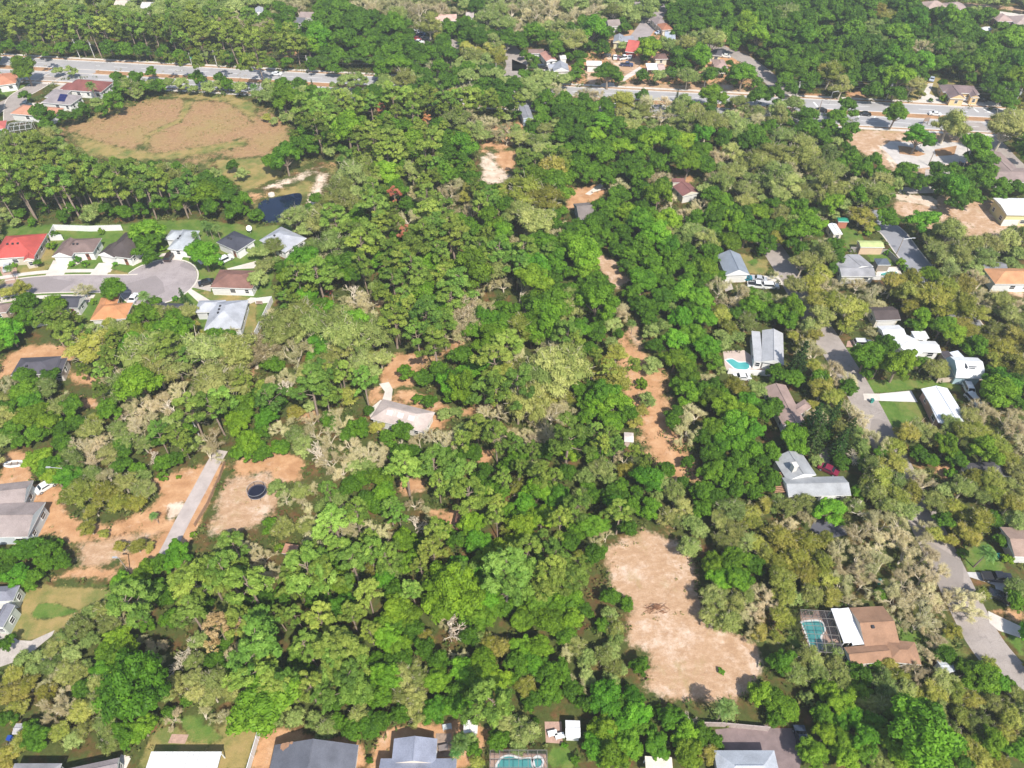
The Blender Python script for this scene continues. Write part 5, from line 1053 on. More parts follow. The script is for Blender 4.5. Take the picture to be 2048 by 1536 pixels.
# ---------------------------------------------------------------- where each tree stands (survey of the photograph, tile by tile: x y kind crown-radius)
SURVEY = dict(
A='''60 350 g 60;200 375 g 60;340 385 g 60;480 370 g 60;620 360 g 60;850 375 g 70;980 390 g 60;1100 385 g 60;1250 400 g 60;1380 430 g 60;1560 430 o 50;1750 440 g 60;1900 450 g 60;
80 200 p 75;180 170 p 75;300 190 p 75;420 200 p 75;540 190 p 75;660 210 p 75;780 200 p 75;900 220 p 75;1020 240 p 75;1140 250 p 75;1260 260 p 75;1380 280 p 75;1500 290 p 75;1620 300 p 75;1740 310 p 75;1860 320 p 75;1950 330 p 75;
100 90 p 70;230 80 p 70;360 90 p 70;490 100 p 70;620 90 p 70;760 110 p 70;900 130 p 70;1020 150 p 70;1150 140 p 70;1280 170 p 70;1400 160 p 70;1530 190 p 70;1660 200 p 70;1800 210 p 70;1930 230 p 70;
50 20 p;200 10 p;400 20 p;560 30 o;700 20 p;860 60 p;1010 60 o;1180 50 p;1320 60 p;1480 80 p;1620 90 p;1800 60 o;1750 110 p;1900 120 p;
180 520 g 105;440 550 o 45;545 545 o 45;695 645 t 50;910 600 g 60;1040 610 g 70;1160 555 g 48;1520 605 g 62;1690 605 g 48;1300 640 o 60;1400 645 o 60;1600 665 o 60;1750 655 g 55;1850 680 o 60;1945 655 t 40;
930 690 g 70;1050 720 o 50;870 780 g 80;740 790 o 55;640 840 g 60;500 900 g 70;330 885 g 88;400 1010 o 65;190 735 g 48;600 880 g 55;780 850 g 55;1000 670 o;1120 660 o 50;1480 690 o 40;1230 650 g 55;
100 1100 p;230 1090 p;330 1100 p;420 1120 p;500 1150 o;580 1200 o;60 1200 p;180 1210 p;300 1230 p;420 1240 p;540 1290 p;80 1320 p;220 1330 p;340 1340 p;460 1360 p;600 1340 p;700 1290 p;780 1330 p;880 1330 p;980 1290 p;1050 1330 p;1150 1340 p;1250 1380 p;880 1430 p;1000 1420 p;1100 1430 p;1380 1250 g;1500 1230 g;1580 1270 g;1650 1330 o;1700 1420 g;1600 1480 g;1850 1330 o 60;1780 1270 g 50;1450 1390 p;1350 1460 p;700 1430 p;560 1440 p;300 1450 p;150 1440 p;1480 1300 g;1230 1270 p''',
B='''100 200 p;250 230 p;60 330 p;180 330 p;300 310 p;400 350 g;600 180 g 70;700 300 g;850 150 g;900 280 g;1050 200 g;1100 300 g;780 220 g;980 350 g;560 300 g;640 390 p;480 270 g;1180 250 g 50;80 130 g;160 90 b;700 180 g 80;
800 430 g;950 480 g 60;1100 500 g;1350 410 g 80;1500 430 g 80;1650 430 o 90;1750 540 g 55;1550 560 g 60;1250 470 g 70;1420 520 g 70;1300 560 g 60;250 480 g 55;120 490 g 50;600 530 g 60;430 500 g 50;1150 600 o;980 600 o 50;1500 600 b 60;1180 390 g;1050 410 g;
900 40 b 80;1000 80 b 80;750 100 g 70;1250 60 b 80;1330 190 o 100;1400 60 b 80;1600 40 o 60;1800 150 o 100;1850 90 o 100;1600 210 g 70;1700 280 g 90;1870 430 y 70;1830 330 o 80;1500 220 g 60;1080 110 o 80;1140 40 b 80;640 70 g;820 20 b 80;1700 40 g 70;1480 40 o;1400 290 y 50;1900 200 o;1780 380 y 60;
200 640 g 65;330 640 g 60;100 650 o 60;430 650 k 20;700 620 o 75;800 610 o 60;600 660 o 40;40 650 o;100 750 g;200 740 g;320 740 g 60;380 800 p;500 740 p;650 740 p;760 690 p;350 880 p;550 830 p;640 830 o;665 910 d 45;760 790 p;470 960 p;600 970 g;400 1010 g;220 1200 g 120;120 1250 g 80;400 1110 g 90;550 1060 g 80;540 1150 p 60;330 1120 g 90;560 910 p;700 980 g;480 870 p;80 900 y 40;210 880 o 40;140 930 o 35;
960 825 d 45;880 790 p;1050 720 p;1150 740 p;1240 760 p;1330 720 p;1450 750 p;1560 730 p;1650 730 p;1800 740 p;1900 720 g;1260 830 y 50;1310 920 d 38;1080 870 p;1180 850 p;880 1000 p;1000 960 g;1150 980 g;900 1100 p;1050 1050 p;1200 1080 g;1350 1050 p;1550 920 o;1450 900 y 60;1720 960 p;1640 900 b;1850 920 p;1780 900 p;1600 1120 g;1600 1250 g 80;1300 1150 p;1400 1250 p;950 1200 g;800 1250 o;900 1350 o;1100 1250 g;1200 1320 o;1530 1390 b 90;1350 1350 p;1060 1490 d 50;900 1450 p;1300 1470 p;1680 1420 p;1850 1460 g;1930 1300 p;1940 1130 g;700 1190 p;820 950 p;1000 1150 p;750 1330 o;1250 980 p;1500 1050 g;1480 1180 g;1000 1330 g;780 1080 p;1100 1160 p;1450 1340 g;650 1440 o''',
C='''60 90 b 90;180 80 b 80;300 80 b 80;420 50 o 70;500 100 b 80;600 80 b 80;700 50 b 80;780 90 o 80;870 90 o 70;1060 60 o 80;60 330 g 80;180 250 g 90;340 220 o 90;620 220 g 115;700 280 g 70;480 300 o 100;400 310 o 70;500 430 g 52;500 560 g 55;680 340 g 42;880 210 g 50;1050 370 g 100;1000 320 g 50;1285 240 g 72;1300 60 g 70;1440 60 g;1240 110 g 60;1340 340 o 90;1540 300 o 115;1430 430 g 105;1300 430 g 70;1350 590 o 85;1130 590 o 60;1210 560 g 60;1000 580 g 55;740 560 g 105;820 600 g 50;1780 560 g 110;1700 600 g 60;1520 580 g 70;1550 740 g 105;1530 860 g 60;1890 730 g 90;1266 735 k 20;420 600 o 50;100 580 g 60;210 590 o 40;390 620 g 45;850 350 o 45;180 470 g 40;250 150 b;380 140 b;30 200 b 80;950 150 o 60;1220 20 o 60;300 20 b;130 20 b;520 20 o;
1380 120 g;1500 130 g;1620 100 g;1740 80 g;1860 60 g;1420 200 g;1560 190 g;1660 200 g;1800 180 g;1920 160 g;1700 300 g;1800 270 g;1900 280 g;1780 370 g;1880 400 g;1940 480 g;1600 20 g;1780 10 g;
550 710 b 90;660 730 b 90;470 760 b;860 770 y 95;720 800 g 70;1090 760 b 105;1000 850 o 80;1280 830 o 90;1400 870 o 80;1150 880 b 80;500 810 g 75;600 840 g 80;450 900 g 80;560 940 g 90;700 950 g 100;650 1050 g 100;800 990 g 90;520 1080 g 90;600 1170 g 90;720 1200 g 90;850 1140 g 100;1000 1150 g 90;950 920 o 80;1050 1000 b 60;1180 1060 g 110;1300 1100 g 100;1350 1250 g 110;1450 1040 g 100;1560 1200 b 90;1600 950 o 90;1620 1060 g 80;1750 980 o 90;1750 880 b 80;1860 1020 g 80;1900 1110 g 90;1700 1170 o 100;1850 1250 o 100;1700 1340 o 100;1620 1410 o 100;1800 1450 o 100;1550 1500 g 90;1000 1350 g 100;1120 1490 g 120;950 1270 g 90;820 1290 g 70;850 1430 b 90;600 1340 g 80;740 1390 g 70;500 1300 g 90;250 1000 o 80;190 1080 o 80;60 1060 o 80;240 860 g 70;190 1230 p;100 1290 p;300 1330 g;100 1460 y;250 1450 y;290 1180 p;250 760 g 80;100 740 o 60;40 780 p;40 880 g;40 1180 p;180 1400 g;330 1430 g;1200 760 b 70;1330 770 o 70;1000 730 g 60;1750 790 o 80;1250 950 o 80;1380 960 o;1500 960 o;1450 1160 g;1250 1190 g 90;1080 1080 g''',
D='''60 120 g;160 90 g;270 70 g;380 60 g;500 50 g;620 40 g;740 40 g;860 30 g;980 40 g;1090 60 g;80 220 g;180 190 g;300 170 g;420 150 g;540 140 g;660 140 g;780 130 g;900 140 g;1020 150 g;1140 160 g;60 330 g;170 300 g;290 280 g;410 260 g;530 250 g;650 240 g;770 240 g;890 240 g;1010 260 g;1130 280 g;1250 260 g;1370 230 g;1490 250 g;1610 300 g;1730 330 g;1850 300 g;1940 360 g;80 430 g;200 400 g;320 390 g;440 370 g;560 360 g;680 350 g;800 350 g;920 360 g;1040 380 g;1210 350 b;1320 360 g;1440 370 g;1560 390 g;1680 420 g;1800 430 g;1930 470 g;90 520 y;200 530 g;340 500 g;460 480 g;580 480 g;700 470 g;820 460 g;950 470 g;1080 480 g;1200 470 g;1310 490 g 80;1440 480 g 80;1570 500 g;1690 540 g;1820 560 g;1930 600 g;1400 150 g;1560 140 g;1680 130 g 80;1300 120 g;1500 130 g;1600 90 o;
130 620 g 70;250 620 g;370 600 g;480 560 g;570 660 o 85;780 610 g 90;880 600 g;1010 600 g 120;800 700 g 80;1000 720 g 80;1100 650 o 90;1170 560 g 70;310 670 g 60;180 690 g 50;1700 640 g 80;1760 720 g 80;1860 700 g 80;1850 800 g 70;1920 720 g;1560 600 g 50;1330 640 g 40;1170 720 y 40;1350 760 s 30;1250 770 s 20;1950 830 y 60;
980 870 g 100;610 830 g 90;540 900 g 80;610 1010 g 95;560 1060 g 60;1400 940 o 130;1480 1000 o 80;1150 1060 g 120;1220 1090 g 60;1820 1000 o 140;1900 900 o 100;1600 1130 g 130;1680 1250 g 90;1560 1220 g 70;50 740 g 80;60 840 o 80;200 800 o 90;300 900 g 90;330 1000 g 80;100 900 o 90;280 1100 o 110;100 1050 o 100;420 1060 g 80;150 1180 o;150 1290 b 100;330 1270 o 100;450 1200 o;500 1330 o 100;650 1230 g 80;700 1380 b 90;800 1240 g 80;880 1400 o 90;1060 1320 g 90;1160 1410 g 75;1290 1310 g 75;1420 1300 g 75;1450 1430 g 110;1380 1480 g 80;1650 1390 g 80;1800 1430 g 80;560 1270 g 60;120 1430 o;300 1460 o;450 1440 o;600 1470 o;780 1470 o;900 1480 g 70;400 1350 b;60 1350 o;1730 1330 g 60;1900 1440 g 70;460 960 g 70;400 1180 g 60;240 1200 o;1540 1440 g 80;30 1180 o''',
E='''550 150 g 60;690 180 o 70;820 150 g 65;950 170 g 65;1080 150 g 60;1240 120 g 80;1400 90 g 100;1530 60 g 80;1620 130 g 80;1750 60 g 90;1860 90 g 80;480 200 g 60;330 130 g 50;250 250 s 40;160 180 g 50;120 250 o 40;40 200 o 50;
1110 320 g 115;1180 400 g 80;1090 430 g 90;1150 520 g 70;1560 490 g 140;950 385 t 45;1480 330 t 38;1600 270 t 45;1660 280 t 40;1560 250 t 40;880 760 g 118;650 750 b 75;1110 800 t 62;1410 830 k 45;1345 835 s 25;160 755 y 75;210 850 g 80;140 900 g 60;50 1030 g 70;400 900 g 115;300 950 g 80;480 980 p 110;300 1060 p 100;520 1080 p 110;200 1150 p;90 1180 g;735 1070 o 70;640 1100 b 70;880 950 y 50;880 1080 o;1030 1090 y 90;1130 970 g 115;1250 950 o 100;1420 1040 g 90;1340 1110 g;1780 1060 b 60;1910 680 o 75;1950 480 o 60;700 1200 y;840 1270 p 115;1000 1190 g;1150 1240 o;1280 1190 p;1430 1220 p;1300 1320 o;1470 1280 w 65;1600 1260 o;1750 1170 g;1820 1240 o;1650 1370 b;1850 1330 b;1920 1230 b;1190 1370 o;1050 1340 b;880 1450 b;1090 1470 g;980 1490 o;200 1430 g 85;380 1440 g 90;60 1490 b;600 1490 b;1870 1450 p;1700 1470 o;395 430 s 40;430 340 s 32;780 320 s 28;580 535 s 30;650 570 s 30;550 570 s 28;920 540 s 24;280 560 g 35;150 530 s 22;720 860 s 28;1250 450 s 30;60 790 y 60;550 1400 p;1560 1150 y 80;1650 1130 g 80;1500 1380 b 70;1380 1430 b;950 1380 g 80;420 340 g 35;1830 480 s 15;1620 600 s 25;60 590 t 40;620 740 b 40''',
F='''130 430 o 90;60 480 o 70;295 210 o 100;10 190 g 60;60 600 o 85;40 700 o;150 560 o 60;240 690 g 100;400 150 g 60;560 100 o;680 80 o;470 70 g 60;900 100 p;1060 30 d 50;780 200 g;950 230 p;1170 200 b 100;1130 330 d 55;1290 330 p;1200 430 p;780 420 p;1020 440 p;620 430 o;620 320 o;520 230 o;700 600 g;820 560 p;600 560 b;1000 560 g;1100 540 p;1200 560 p;1050 680 p;1250 690 p;1430 470 p 95;1520 330 p;1480 260 p;1600 60 y 60;1590 150 b 70;1700 80 p;1800 220 g;1680 310 g 90;1900 100 g;1880 350 g;1730 440 p;1850 450 p;1530 720 p;1500 830 p;1700 770 b 80;1810 680 b 90;1900 720 b 80;740 790 w 100;800 850 b 110;890 840 b 90;830 930 b;550 660 p;400 820 g 100;470 610 p;560 830 y 45;560 780 d 35;430 950 g;350 980 o;600 1030 o;450 1060 o;780 1020 g;1050 980 p;1200 890 p;1150 810 p;1300 930 p;1400 890 g;1350 1070 p;1550 930 b;1600 1000 b;1520 1090 b 90;1870 900 g 65;1750 1000 g;1900 1020 g;1790 1150 g 130;1000 1130 p;1250 1100 p 110;700 1120 o;480 1200 g 120;640 1200 o;790 1190 o;900 1280 y 60;1050 1250 p;300 1240 b;140 1340 g 90;250 1390 b 90;650 1380 p 95;470 1420 p;1150 1400 g 70;1400 1390 g 80;1500 1440 g 90;1650 1400 g 100;1800 1330 g 100;1850 1290 p;1900 1440 y;400 1490 p;90 1180 b;50 1220 b;1330 170 p;1430 120 p;1380 280 p;600 200 p;850 320 p;700 300 p;1300 800 g;900 700 g;980 800 p;720 690 b 70;1650 620 g;1600 560 g 60;1850 560 g;1780 600 o;320 660 p;380 540 g;310 1080 o;200 1080 o;550 1130 b;880 1080 o;1150 1180 p;1380 1180 p;1440 1000 p;1680 1080 g;1930 1180 p;590 960 g;1620 900 b;1450 650 p;1350 560 g''',
G='''100 70 y;260 60 y;60 170 o;180 250 o;310 230 g;150 350 b 70;310 330 b 80;100 450 p;40 550 p;240 400 g;250 480 p;310 540 g;170 700 g;330 710 g 70;60 740 b;70 930 w 65;200 900 g;300 900 g;390 890 o;250 1000 g;530 350 g 90;550 480 g;560 600 g;650 690 g 90;710 770 g;650 850 g;560 860 g;700 980 g 90;650 1090 g 90;590 1220 g 80;660 230 g 90;750 170 g 80;900 190 g 100;850 320 g 80;1000 250 g 120;1100 350 g 120;1200 230 g 110;1000 430 g 90;1190 420 g 110;1350 460 g 80;1400 160 b 90;1400 320 o 100;1500 400 o 100;1550 230 g 100;1700 250 g 100;1800 330 g 100;1600 110 g 100;1800 100 o 100;1910 180 g 100;1500 600 g 100;1380 610 g 90;1250 540 g 80;1000 690 g 110;930 780 g 80;1000 890 g 90;1150 840 g 110;1300 780 g 110;1440 830 g 110;1290 980 g 100;1490 990 g 120;1400 1110 g 110;1250 1140 g 100;1490 1200 g 110;1250 1300 g 110;1350 1400 g 100;1540 1310 g 80;1600 740 b 110;1720 770 b 110;1680 860 b 80;1700 960 g 80;1840 900 g 100;1900 820 o 80;1060 1080 o 80;930 1015 t 45;760 1170 o 60;800 1250 y 80;730 1330 y 80;930 1340 p 65;1080 1350 o 80;1000 1490 s 50;100 1250 b;230 1140 b;320 1240 b;410 1080 p;100 1390 o;240 1440 o;350 1390 o;1680 1070 y 80;1650 1150 o 60;1480 1420 b 70;1560 1490 g 70;150 580 g;400 1200 o;60 1080 y;150 1080 g;440 760 g 80;450 640 g 70;430 480 g 60;380 160 g;440 1330 o;1930 950 g 80;1600 1380 o 50;860 580 g 60;780 450 g 60''',
H='''290 290 g 150;180 330 g 100;80 50 o 90;300 60 o 90;490 100 g 100;700 60 g 90;850 90 g 90;755 190 r 60;720 140 r 40;920 220 g 92;830 290 g 42;90 180 o 90;240 150 g 90;60 370 y 70;190 410 g 80;400 480 o 115;520 440 g 80;530 530 g 70;440 400 b 80;1200 235 g 115;1390 320 o 125;1280 330 o 80;1310 490 o 110;1470 480 o 110;1560 420 o 90;1700 420 o 100;1820 400 o 110;1920 340 o 90;1450 100 g 85;1560 60 g 80;1760 40 g 70;90 800 b 90;190 740 o 90;350 710 y 100;470 720 b 90;470 850 y 130;620 940 y 130;390 870 y 100;690 720 b 90;780 790 b 90;900 750 b 90;250 870 b 80;60 940 g 90;160 1000 g 90;300 1040 o 90;330 1130 y 90;200 1100 b 80;960 730 y 100;1080 790 y 120;1250 680 g 120;1400 640 o 100;1340 760 y 130;1500 740 y 130;1500 890 y 120;1340 900 y 110;1150 860 y 100;1640 690 b 110;1650 840 b 100;1800 860 o 100;1900 900 b 90;1190 990 g 100;1340 1040 g 100;1480 1040 y 100;1750 1070 o 90;1890 1130 y 110;1700 1190 y 90;1600 1200 g 90;1790 1240 y 110;1910 1340 y 110;240 1310 k 95;190 1360 k 60;760 1270 g 125;900 1190 g 90;1010 1330 g 140;1290 1370 o 100;1200 1330 b 70;500 1370 b 110;610 1440 b 100;400 1470 g 95;360 1360 y 80;1760 1480 g 120;1880 1490 g 90;1020 560 s 40;1050 600 s 35;920 480 s 30;760 330 s 30;1200 640 b;1100 660 y 70;850 860 b 80;560 780 b 80;1420 1100 g;1290 850 y;700 330 y 20;1930 640 o 60;1860 560 o 60''',
I='''40 140 o 100;200 90 g 100;350 70 o 90;540 120 b 110;450 210 o 100;60 220 g 90;250 290 g 130;390 330 g 100;100 390 g 90;50 470 o 80;300 410 g 90;560 320 g 80;700 390 o 100;840 190 g 85;720 320 y 70;900 380 o 90;1050 130 b 100;1140 230 b 110;980 230 b 90;1250 160 b 100;1320 200 w 80;1450 200 p;1550 90 b 100;1400 50 b 90;1700 140 p;1860 220 g 120;1800 330 g 110;1620 180 p;1200 400 p 85;1340 420 p 90;1450 390 g 70;1620 460 b 115;1590 560 b 90;1500 480 o 70;970 470 o 90;1100 490 o 90;1160 590 w 65;1250 640 g 70;1350 610 g 70;1250 745 s 45;1370 745 s 25;300 600 g 115;420 740 g 100;380 670 g 100;560 640 o 100;700 590 b 100;800 700 b 110;690 740 o 90;950 650 g 90;1050 680 g 70;950 800 o 100;1110 850 o 100;640 850 y 120;540 900 y 90;820 870 y 100;930 940 y 100;1050 940 y 95;720 990 y 80;680 1130 y 75;800 1180 y 48;1180 1035 t 42;930 1280 y 55;1050 1280 y 75;1150 1280 y 48;1490 1190 s 32;1350 1340 g 120;1250 1410 g 90;1150 1440 g 80;200 1310 g 115;80 1360 g 90;400 1290 g 90;480 1390 g 80;350 1400 g 80;60 1490 g 80;1900 490 g 110;1850 560 g 90;1790 1250 p;1700 1330 o 90;1900 1290 b 80;1740 1450 p;1050 350 b 90;1480 300 b 80;1320 320 o 80;160 480 g 70;480 480 g 90;620 500 b 90;850 560 o 90;1420 520 p 70''',
J='''250 60 w 80;100 120 p;520 100 p 110;700 130 y 90;640 260 b 105;80 280 g 100;200 340 b 90;30 390 g 80;50 560 g 90;200 520 g 85;350 480 o 90;300 420 o 80;560 440 b 110;450 400 b 100;700 430 g 80;800 370 g 90;930 365 y 70;1120 395 g 85;1010 460 g 75;1110 460 w 60;1430 460 b 120;1440 260 o 60;1540 250 o 60;1250 140 g 50;1330 160 g 65;1600 60 g 140;1480 30 g 100;1750 70 p;1860 60 p;1500 110 g 80;1800 230 b 100;1910 200 b 90;1700 370 p 105;1850 420 p 120;1590 390 o 80;1600 560 g 80;1680 560 g 70;500 560 w 110;560 610 b 115;660 690 b 95;770 590 b 100;850 550 b 110;950 570 b 100;960 500 b 80;1100 570 g 90;1200 560 g 80;1140 650 p;1350 630 p;1500 620 g 95;1540 710 p;1400 770 p;1450 850 p;1550 870 p;1650 850 g 80;1750 720 g 95;1800 820 g 80;1870 870 g 80;170 830 o 75;220 900 b 70;350 860 o 90;400 790 b 80;540 830 p 85;650 900 o 80;740 810 g 95;960 760 g 105;980 870 g 105;930 980 g 80;1100 1020 p 85;420 1040 b 105;600 1090 p;750 1020 p 105;650 1160 b 100;780 1110 b 90;940 1140 b 110;1220 1100 w 85;1210 950 b 75;1280 1010 b 60;110 1120 g 75;260 1130 p;400 1120 o 90;450 1230 b 100;300 1400 p;400 1450 p;640 1290 p 105;870 1300 p 120;1000 1360 p;740 1380 p;1150 1240 g 105;1200 1390 g 100;1270 1290 g 80;1400 1140 p 105;1350 1290 p 105;1450 1350 y 80;1660 1100 g 115;1700 1240 g 120;1750 1390 g 110;1860 1300 g 100;1850 1040 p 80;1850 950 p 75;1910 1150 y 50;1910 1420 p;50 1350 b 90;100 1470 b 90;620 1470 g 90;900 1450 y 80;1050 1470 o 80;850 650 o 80;520 980 o 80;850 900 g 80;560 290 g 70;420 300 b 80;300 250 y 70;420 200 o 60;180 180 g 70;550 1010 p 70;1000 1210 b 70;1550 1230 g 90;1550 1420 g 100;520 1380 g 80;180 1290 s 40;870 230 g 50''',
K='''50 60 p;100 150 o;300 20 b;270 100 y 95;400 120 y 80;150 280 b 90;300 240 b 125;370 200 b 90;100 420 b 90;430 400 p;50 570 g 90;250 550 g 90;430 560 g 100;220 690 p 105;340 730 p 80;50 830 y 80;200 830 g 115;350 900 g 120;100 950 g 100;380 1080 p 110;60 1060 g 90;500 940 p;500 1040 o 80;120 1290 p;300 1350 p;450 1250 g 90;530 1370 y 80;300 1470 p;60 1440 o 80;700 100 g 125;800 200 g 140;650 200 g 100;780 320 g 115;900 260 g 95;610 60 g 80;950 320 y 60;1040 150 o 65;1000 240 y 60;640 380 p 80;680 490 p 80;650 590 g 90;680 690 o 100;730 730 o 80;930 540 p 60;1020 610 p 60;860 600 b 75;880 690 y 80;1190 690 g 75;1010 690 g 60;830 830 g 85;950 880 g 80;750 870 g 80;1050 980 g 100;830 1020 p 110;900 1150 g 85;720 1200 b 70;690 1300 g 45;1170 800 o 80;1310 780 g 60;1250 880 o 95;1320 1000 o 110;1200 1050 o 85;1450 850 g 90;1550 900 g 85;1450 990 g 85;1500 850 g 80;1380 1110 o 80;1440 1150 o 70;1370 1290 o 105;1340 100 g 100;1450 80 g 90;1250 260 g 80;1230 330 g 70;1420 260 b 105;1550 150 g 110;1650 200 g 115;1700 340 g 120;1550 390 g 105;1800 270 g 100;1850 390 g 100;1600 500 g 100;1750 490 g 100;1550 570 g 90;1700 640 g 120;1850 550 g 100;1650 770 g 90;1800 740 g 100;1600 880 g 80;1880 70 o 80;1720 50 y 100;1860 870 g 80;1900 950 b 70;1800 1050 y 100;1880 1110 y 80;1720 1170 o 95;1650 1240 o 80;1700 1410 g 125;1560 1440 g 105;1850 1420 g 90;1850 1250 y 80;1650 1280 w 50;1110 890 o 60;560 740 o 80;590 830 g 70;430 700 g 80;490 1170 g 80;160 700 o 80;560 280 g 80''',
L='''30 200 g 85;20 550 g 90;20 750 g 80;420 60 y 110;500 150 y 95;350 330 k 100;380 420 k 90;600 430 k 85;520 250 k 60;560 500 k 70;500 290 y 50;650 240 b 85;700 330 b 100;790 430 b 100;860 500 b 110;950 520 y 105;680 590 w 75;720 510 o 80;800 670 o 105;850 760 y 120;800 850 o 105;960 640 y 110;1050 410 y 100;1150 400 o 110;1260 430 o 100;1160 560 g 80;1250 620 g 70;1380 500 g 100;1450 600 g 90;1400 290 o 90;1540 290 o 100;1620 390 y 105;1700 250 b 125;1850 300 b 115;1910 360 b 90;1750 500 y 105;1850 540 b 90;1750 90 g 140;1860 60 g 100;1900 170 g 90;1120 690 b 80;1200 790 b 100;1090 850 y 100;1000 900 y 100;1060 1000 o 105;900 950 o 95;1290 950 o 105;1350 1080 g 85;1500 830 o 115;1600 760 y 100;1700 760 y 105;1750 880 y 115;1860 950 y 105;1870 820 o 95;1600 1090 y 125;1500 1170 y 90;1720 1060 g 80;1900 1070 o 90;730 980 w 95;60 950 o 90;150 990 o 90;300 960 o 95;150 1090 b 90;310 1030 b 90;100 1200 y 125;300 1240 y 115;200 1350 y 120;400 1390 y 105;70 1400 y 100;440 1220 y 70;550 1300 b 105;700 1150 b 115;880 1110 b 125;850 1250 b 120;1000 1200 b 125;1150 1200 b 105;700 1340 b 115;890 1400 b 125;1050 1340 b 130;1200 1340 b 120;1300 1440 b 105;600 1440 b 90;1690 1310 t 85;1830 1370 s 55;1490 1330 s 45;1820 1250 g 60;550 1090 s 40;1000 780 o 90;740 640 g 70;560 1000 s 40;690 850 g 70;1400 720 s 50;470 350 k 60;330 200 y 70''',
M='''150 60 g 105;50 30 g 90;250 90 g 95;950 120 g 100;1100 60 g 105;1200 150 g 95;1000 240 p;1100 300 o 90;1250 230 g 90;790 320 o 90;700 350 o 70;850 440 o 95;940 400 b 65;610 440 o 95;1130 440 g 60;900 560 g 115;840 670 g 120;980 650 g 120;800 790 g 110;950 810 g 105;1010 740 g 90;500 560 o 85;420 610 o 90;200 700 o 80;400 740 o 90;510 780 o 95;300 710 o 80;100 830 y 90;200 900 y 95;260 790 o 80;110 960 y 95;130 1090 y 90;60 1150 g 80;250 1230 g 75;400 1080 b 115;500 1030 b 105;650 940 g 90;640 1090 y 105;750 1040 o 105;800 1170 o 95;900 1060 o 105;950 1270 g 105;1090 1240 g 100;850 1320 o 90;650 1220 o 90;460 1250 y 90;560 1310 o 80;1180 560 b 90;1170 660 b 90;1100 890 b 95;1050 1000 o 90;1120 1170 o 70;50 1430 y 85;30 1510 y 70;50 580 g 75;1400 60 p;1600 60 p;1500 200 b 85;1700 120 o 90;1890 80 p;1450 320 p;1560 280 g 90;1660 450 a 125;1610 610 a 50;1400 630 w 100;1370 750 w 85;1860 480 y 60;1950 420 p;1650 700 g 90;1900 720 p 120;1950 620 p;1650 870 o 120;1550 950 o 105;1350 920 o 105;1450 1000 g 60;1800 940 o 95;1280 950 o 70;1900 970 b 90;1300 1110 g 60;1530 560 o 80;1500 700 o 90;1730 560 g 80;1760 300 o 90;1850 280 g 80;1300 380 g 80;1080 560 b 60;1500 850 o 90;1760 800 g 80;1950 850 p;340 860 b 90;560 660 o 80;1560 1130 b 80;1750 1140 b 80;700 560 o 80;620 780 o 80;560 940 b 70;350 960 y 80;1000 920 g;1850 380 p''',
N='''60 100 b 90;150 50 b 90;300 60 p;490 50 p;650 100 g 115;300 170 p 65;850 170 p 115;1000 70 g 100;1200 150 p 90;1350 130 g 115;1050 180 g 90;1600 200 g 110;1700 60 g 100;1850 60 g 90;1550 50 p;1910 130 p;170 350 p 80;300 330 p 80;480 400 p 130;730 340 p 100;1100 330 g 125;990 420 g 100;1210 350 g 100;870 470 p 85;650 520 g 90;1480 420 w 140;1420 380 b 80;1560 630 b 75;1300 530 y 80;1730 390 g 100;1800 320 g 90;1900 290 g 90;100 600 g 90;400 600 p 130;50 720 p 105;650 620 p;760 710 p 120;620 700 p;1000 550 g 120;1110 600 g 100;1300 620 g 90;930 720 g 90;1050 740 g 90;1400 700 g 90;1150 800 o 120;1250 850 o 105;1000 850 g 120;1400 850 g 100;1600 800 g 130;1750 750 g 140;1850 850 g 110;1700 940 g 115;1550 950 g 100;1910 600 y 95;1730 550 o 80;300 720 g 80;350 780 g 80;240 860 p 120;400 900 p 130;500 950 p 110;150 920 p;700 870 p;700 960 g 90;800 1010 g 90;620 1040 g 80;1100 970 o 95;1200 1000 o 110;950 990 g 95;1450 1040 g 80;1800 1030 p;870 1220 g 100;950 1180 g 90;620 1170 g 75;690 1230 g 55;800 1130 o 90;1580 1320 t 90;1540 1400 t 70;1660 1380 g 80;1640 1300 t 60;1910 1200 o 90;1860 1310 g 90;1630 520 g 90;1620 380 g 80;550 260 g 90;420 220 g 80;200 220 g 80;60 250 g 90;60 420 g 80;1200 480 g 90;560 800 o 90;60 850 o 80;850 880 g 80;1150 700 g 90;300 1140 o 80;150 1160 o 80;450 1170 o 70;1100 1120 g 80;1850 200 g 80;1500 200 g;1730 200 g;60 1040 g;870 1480 g 30;1700 1500 y 60''',
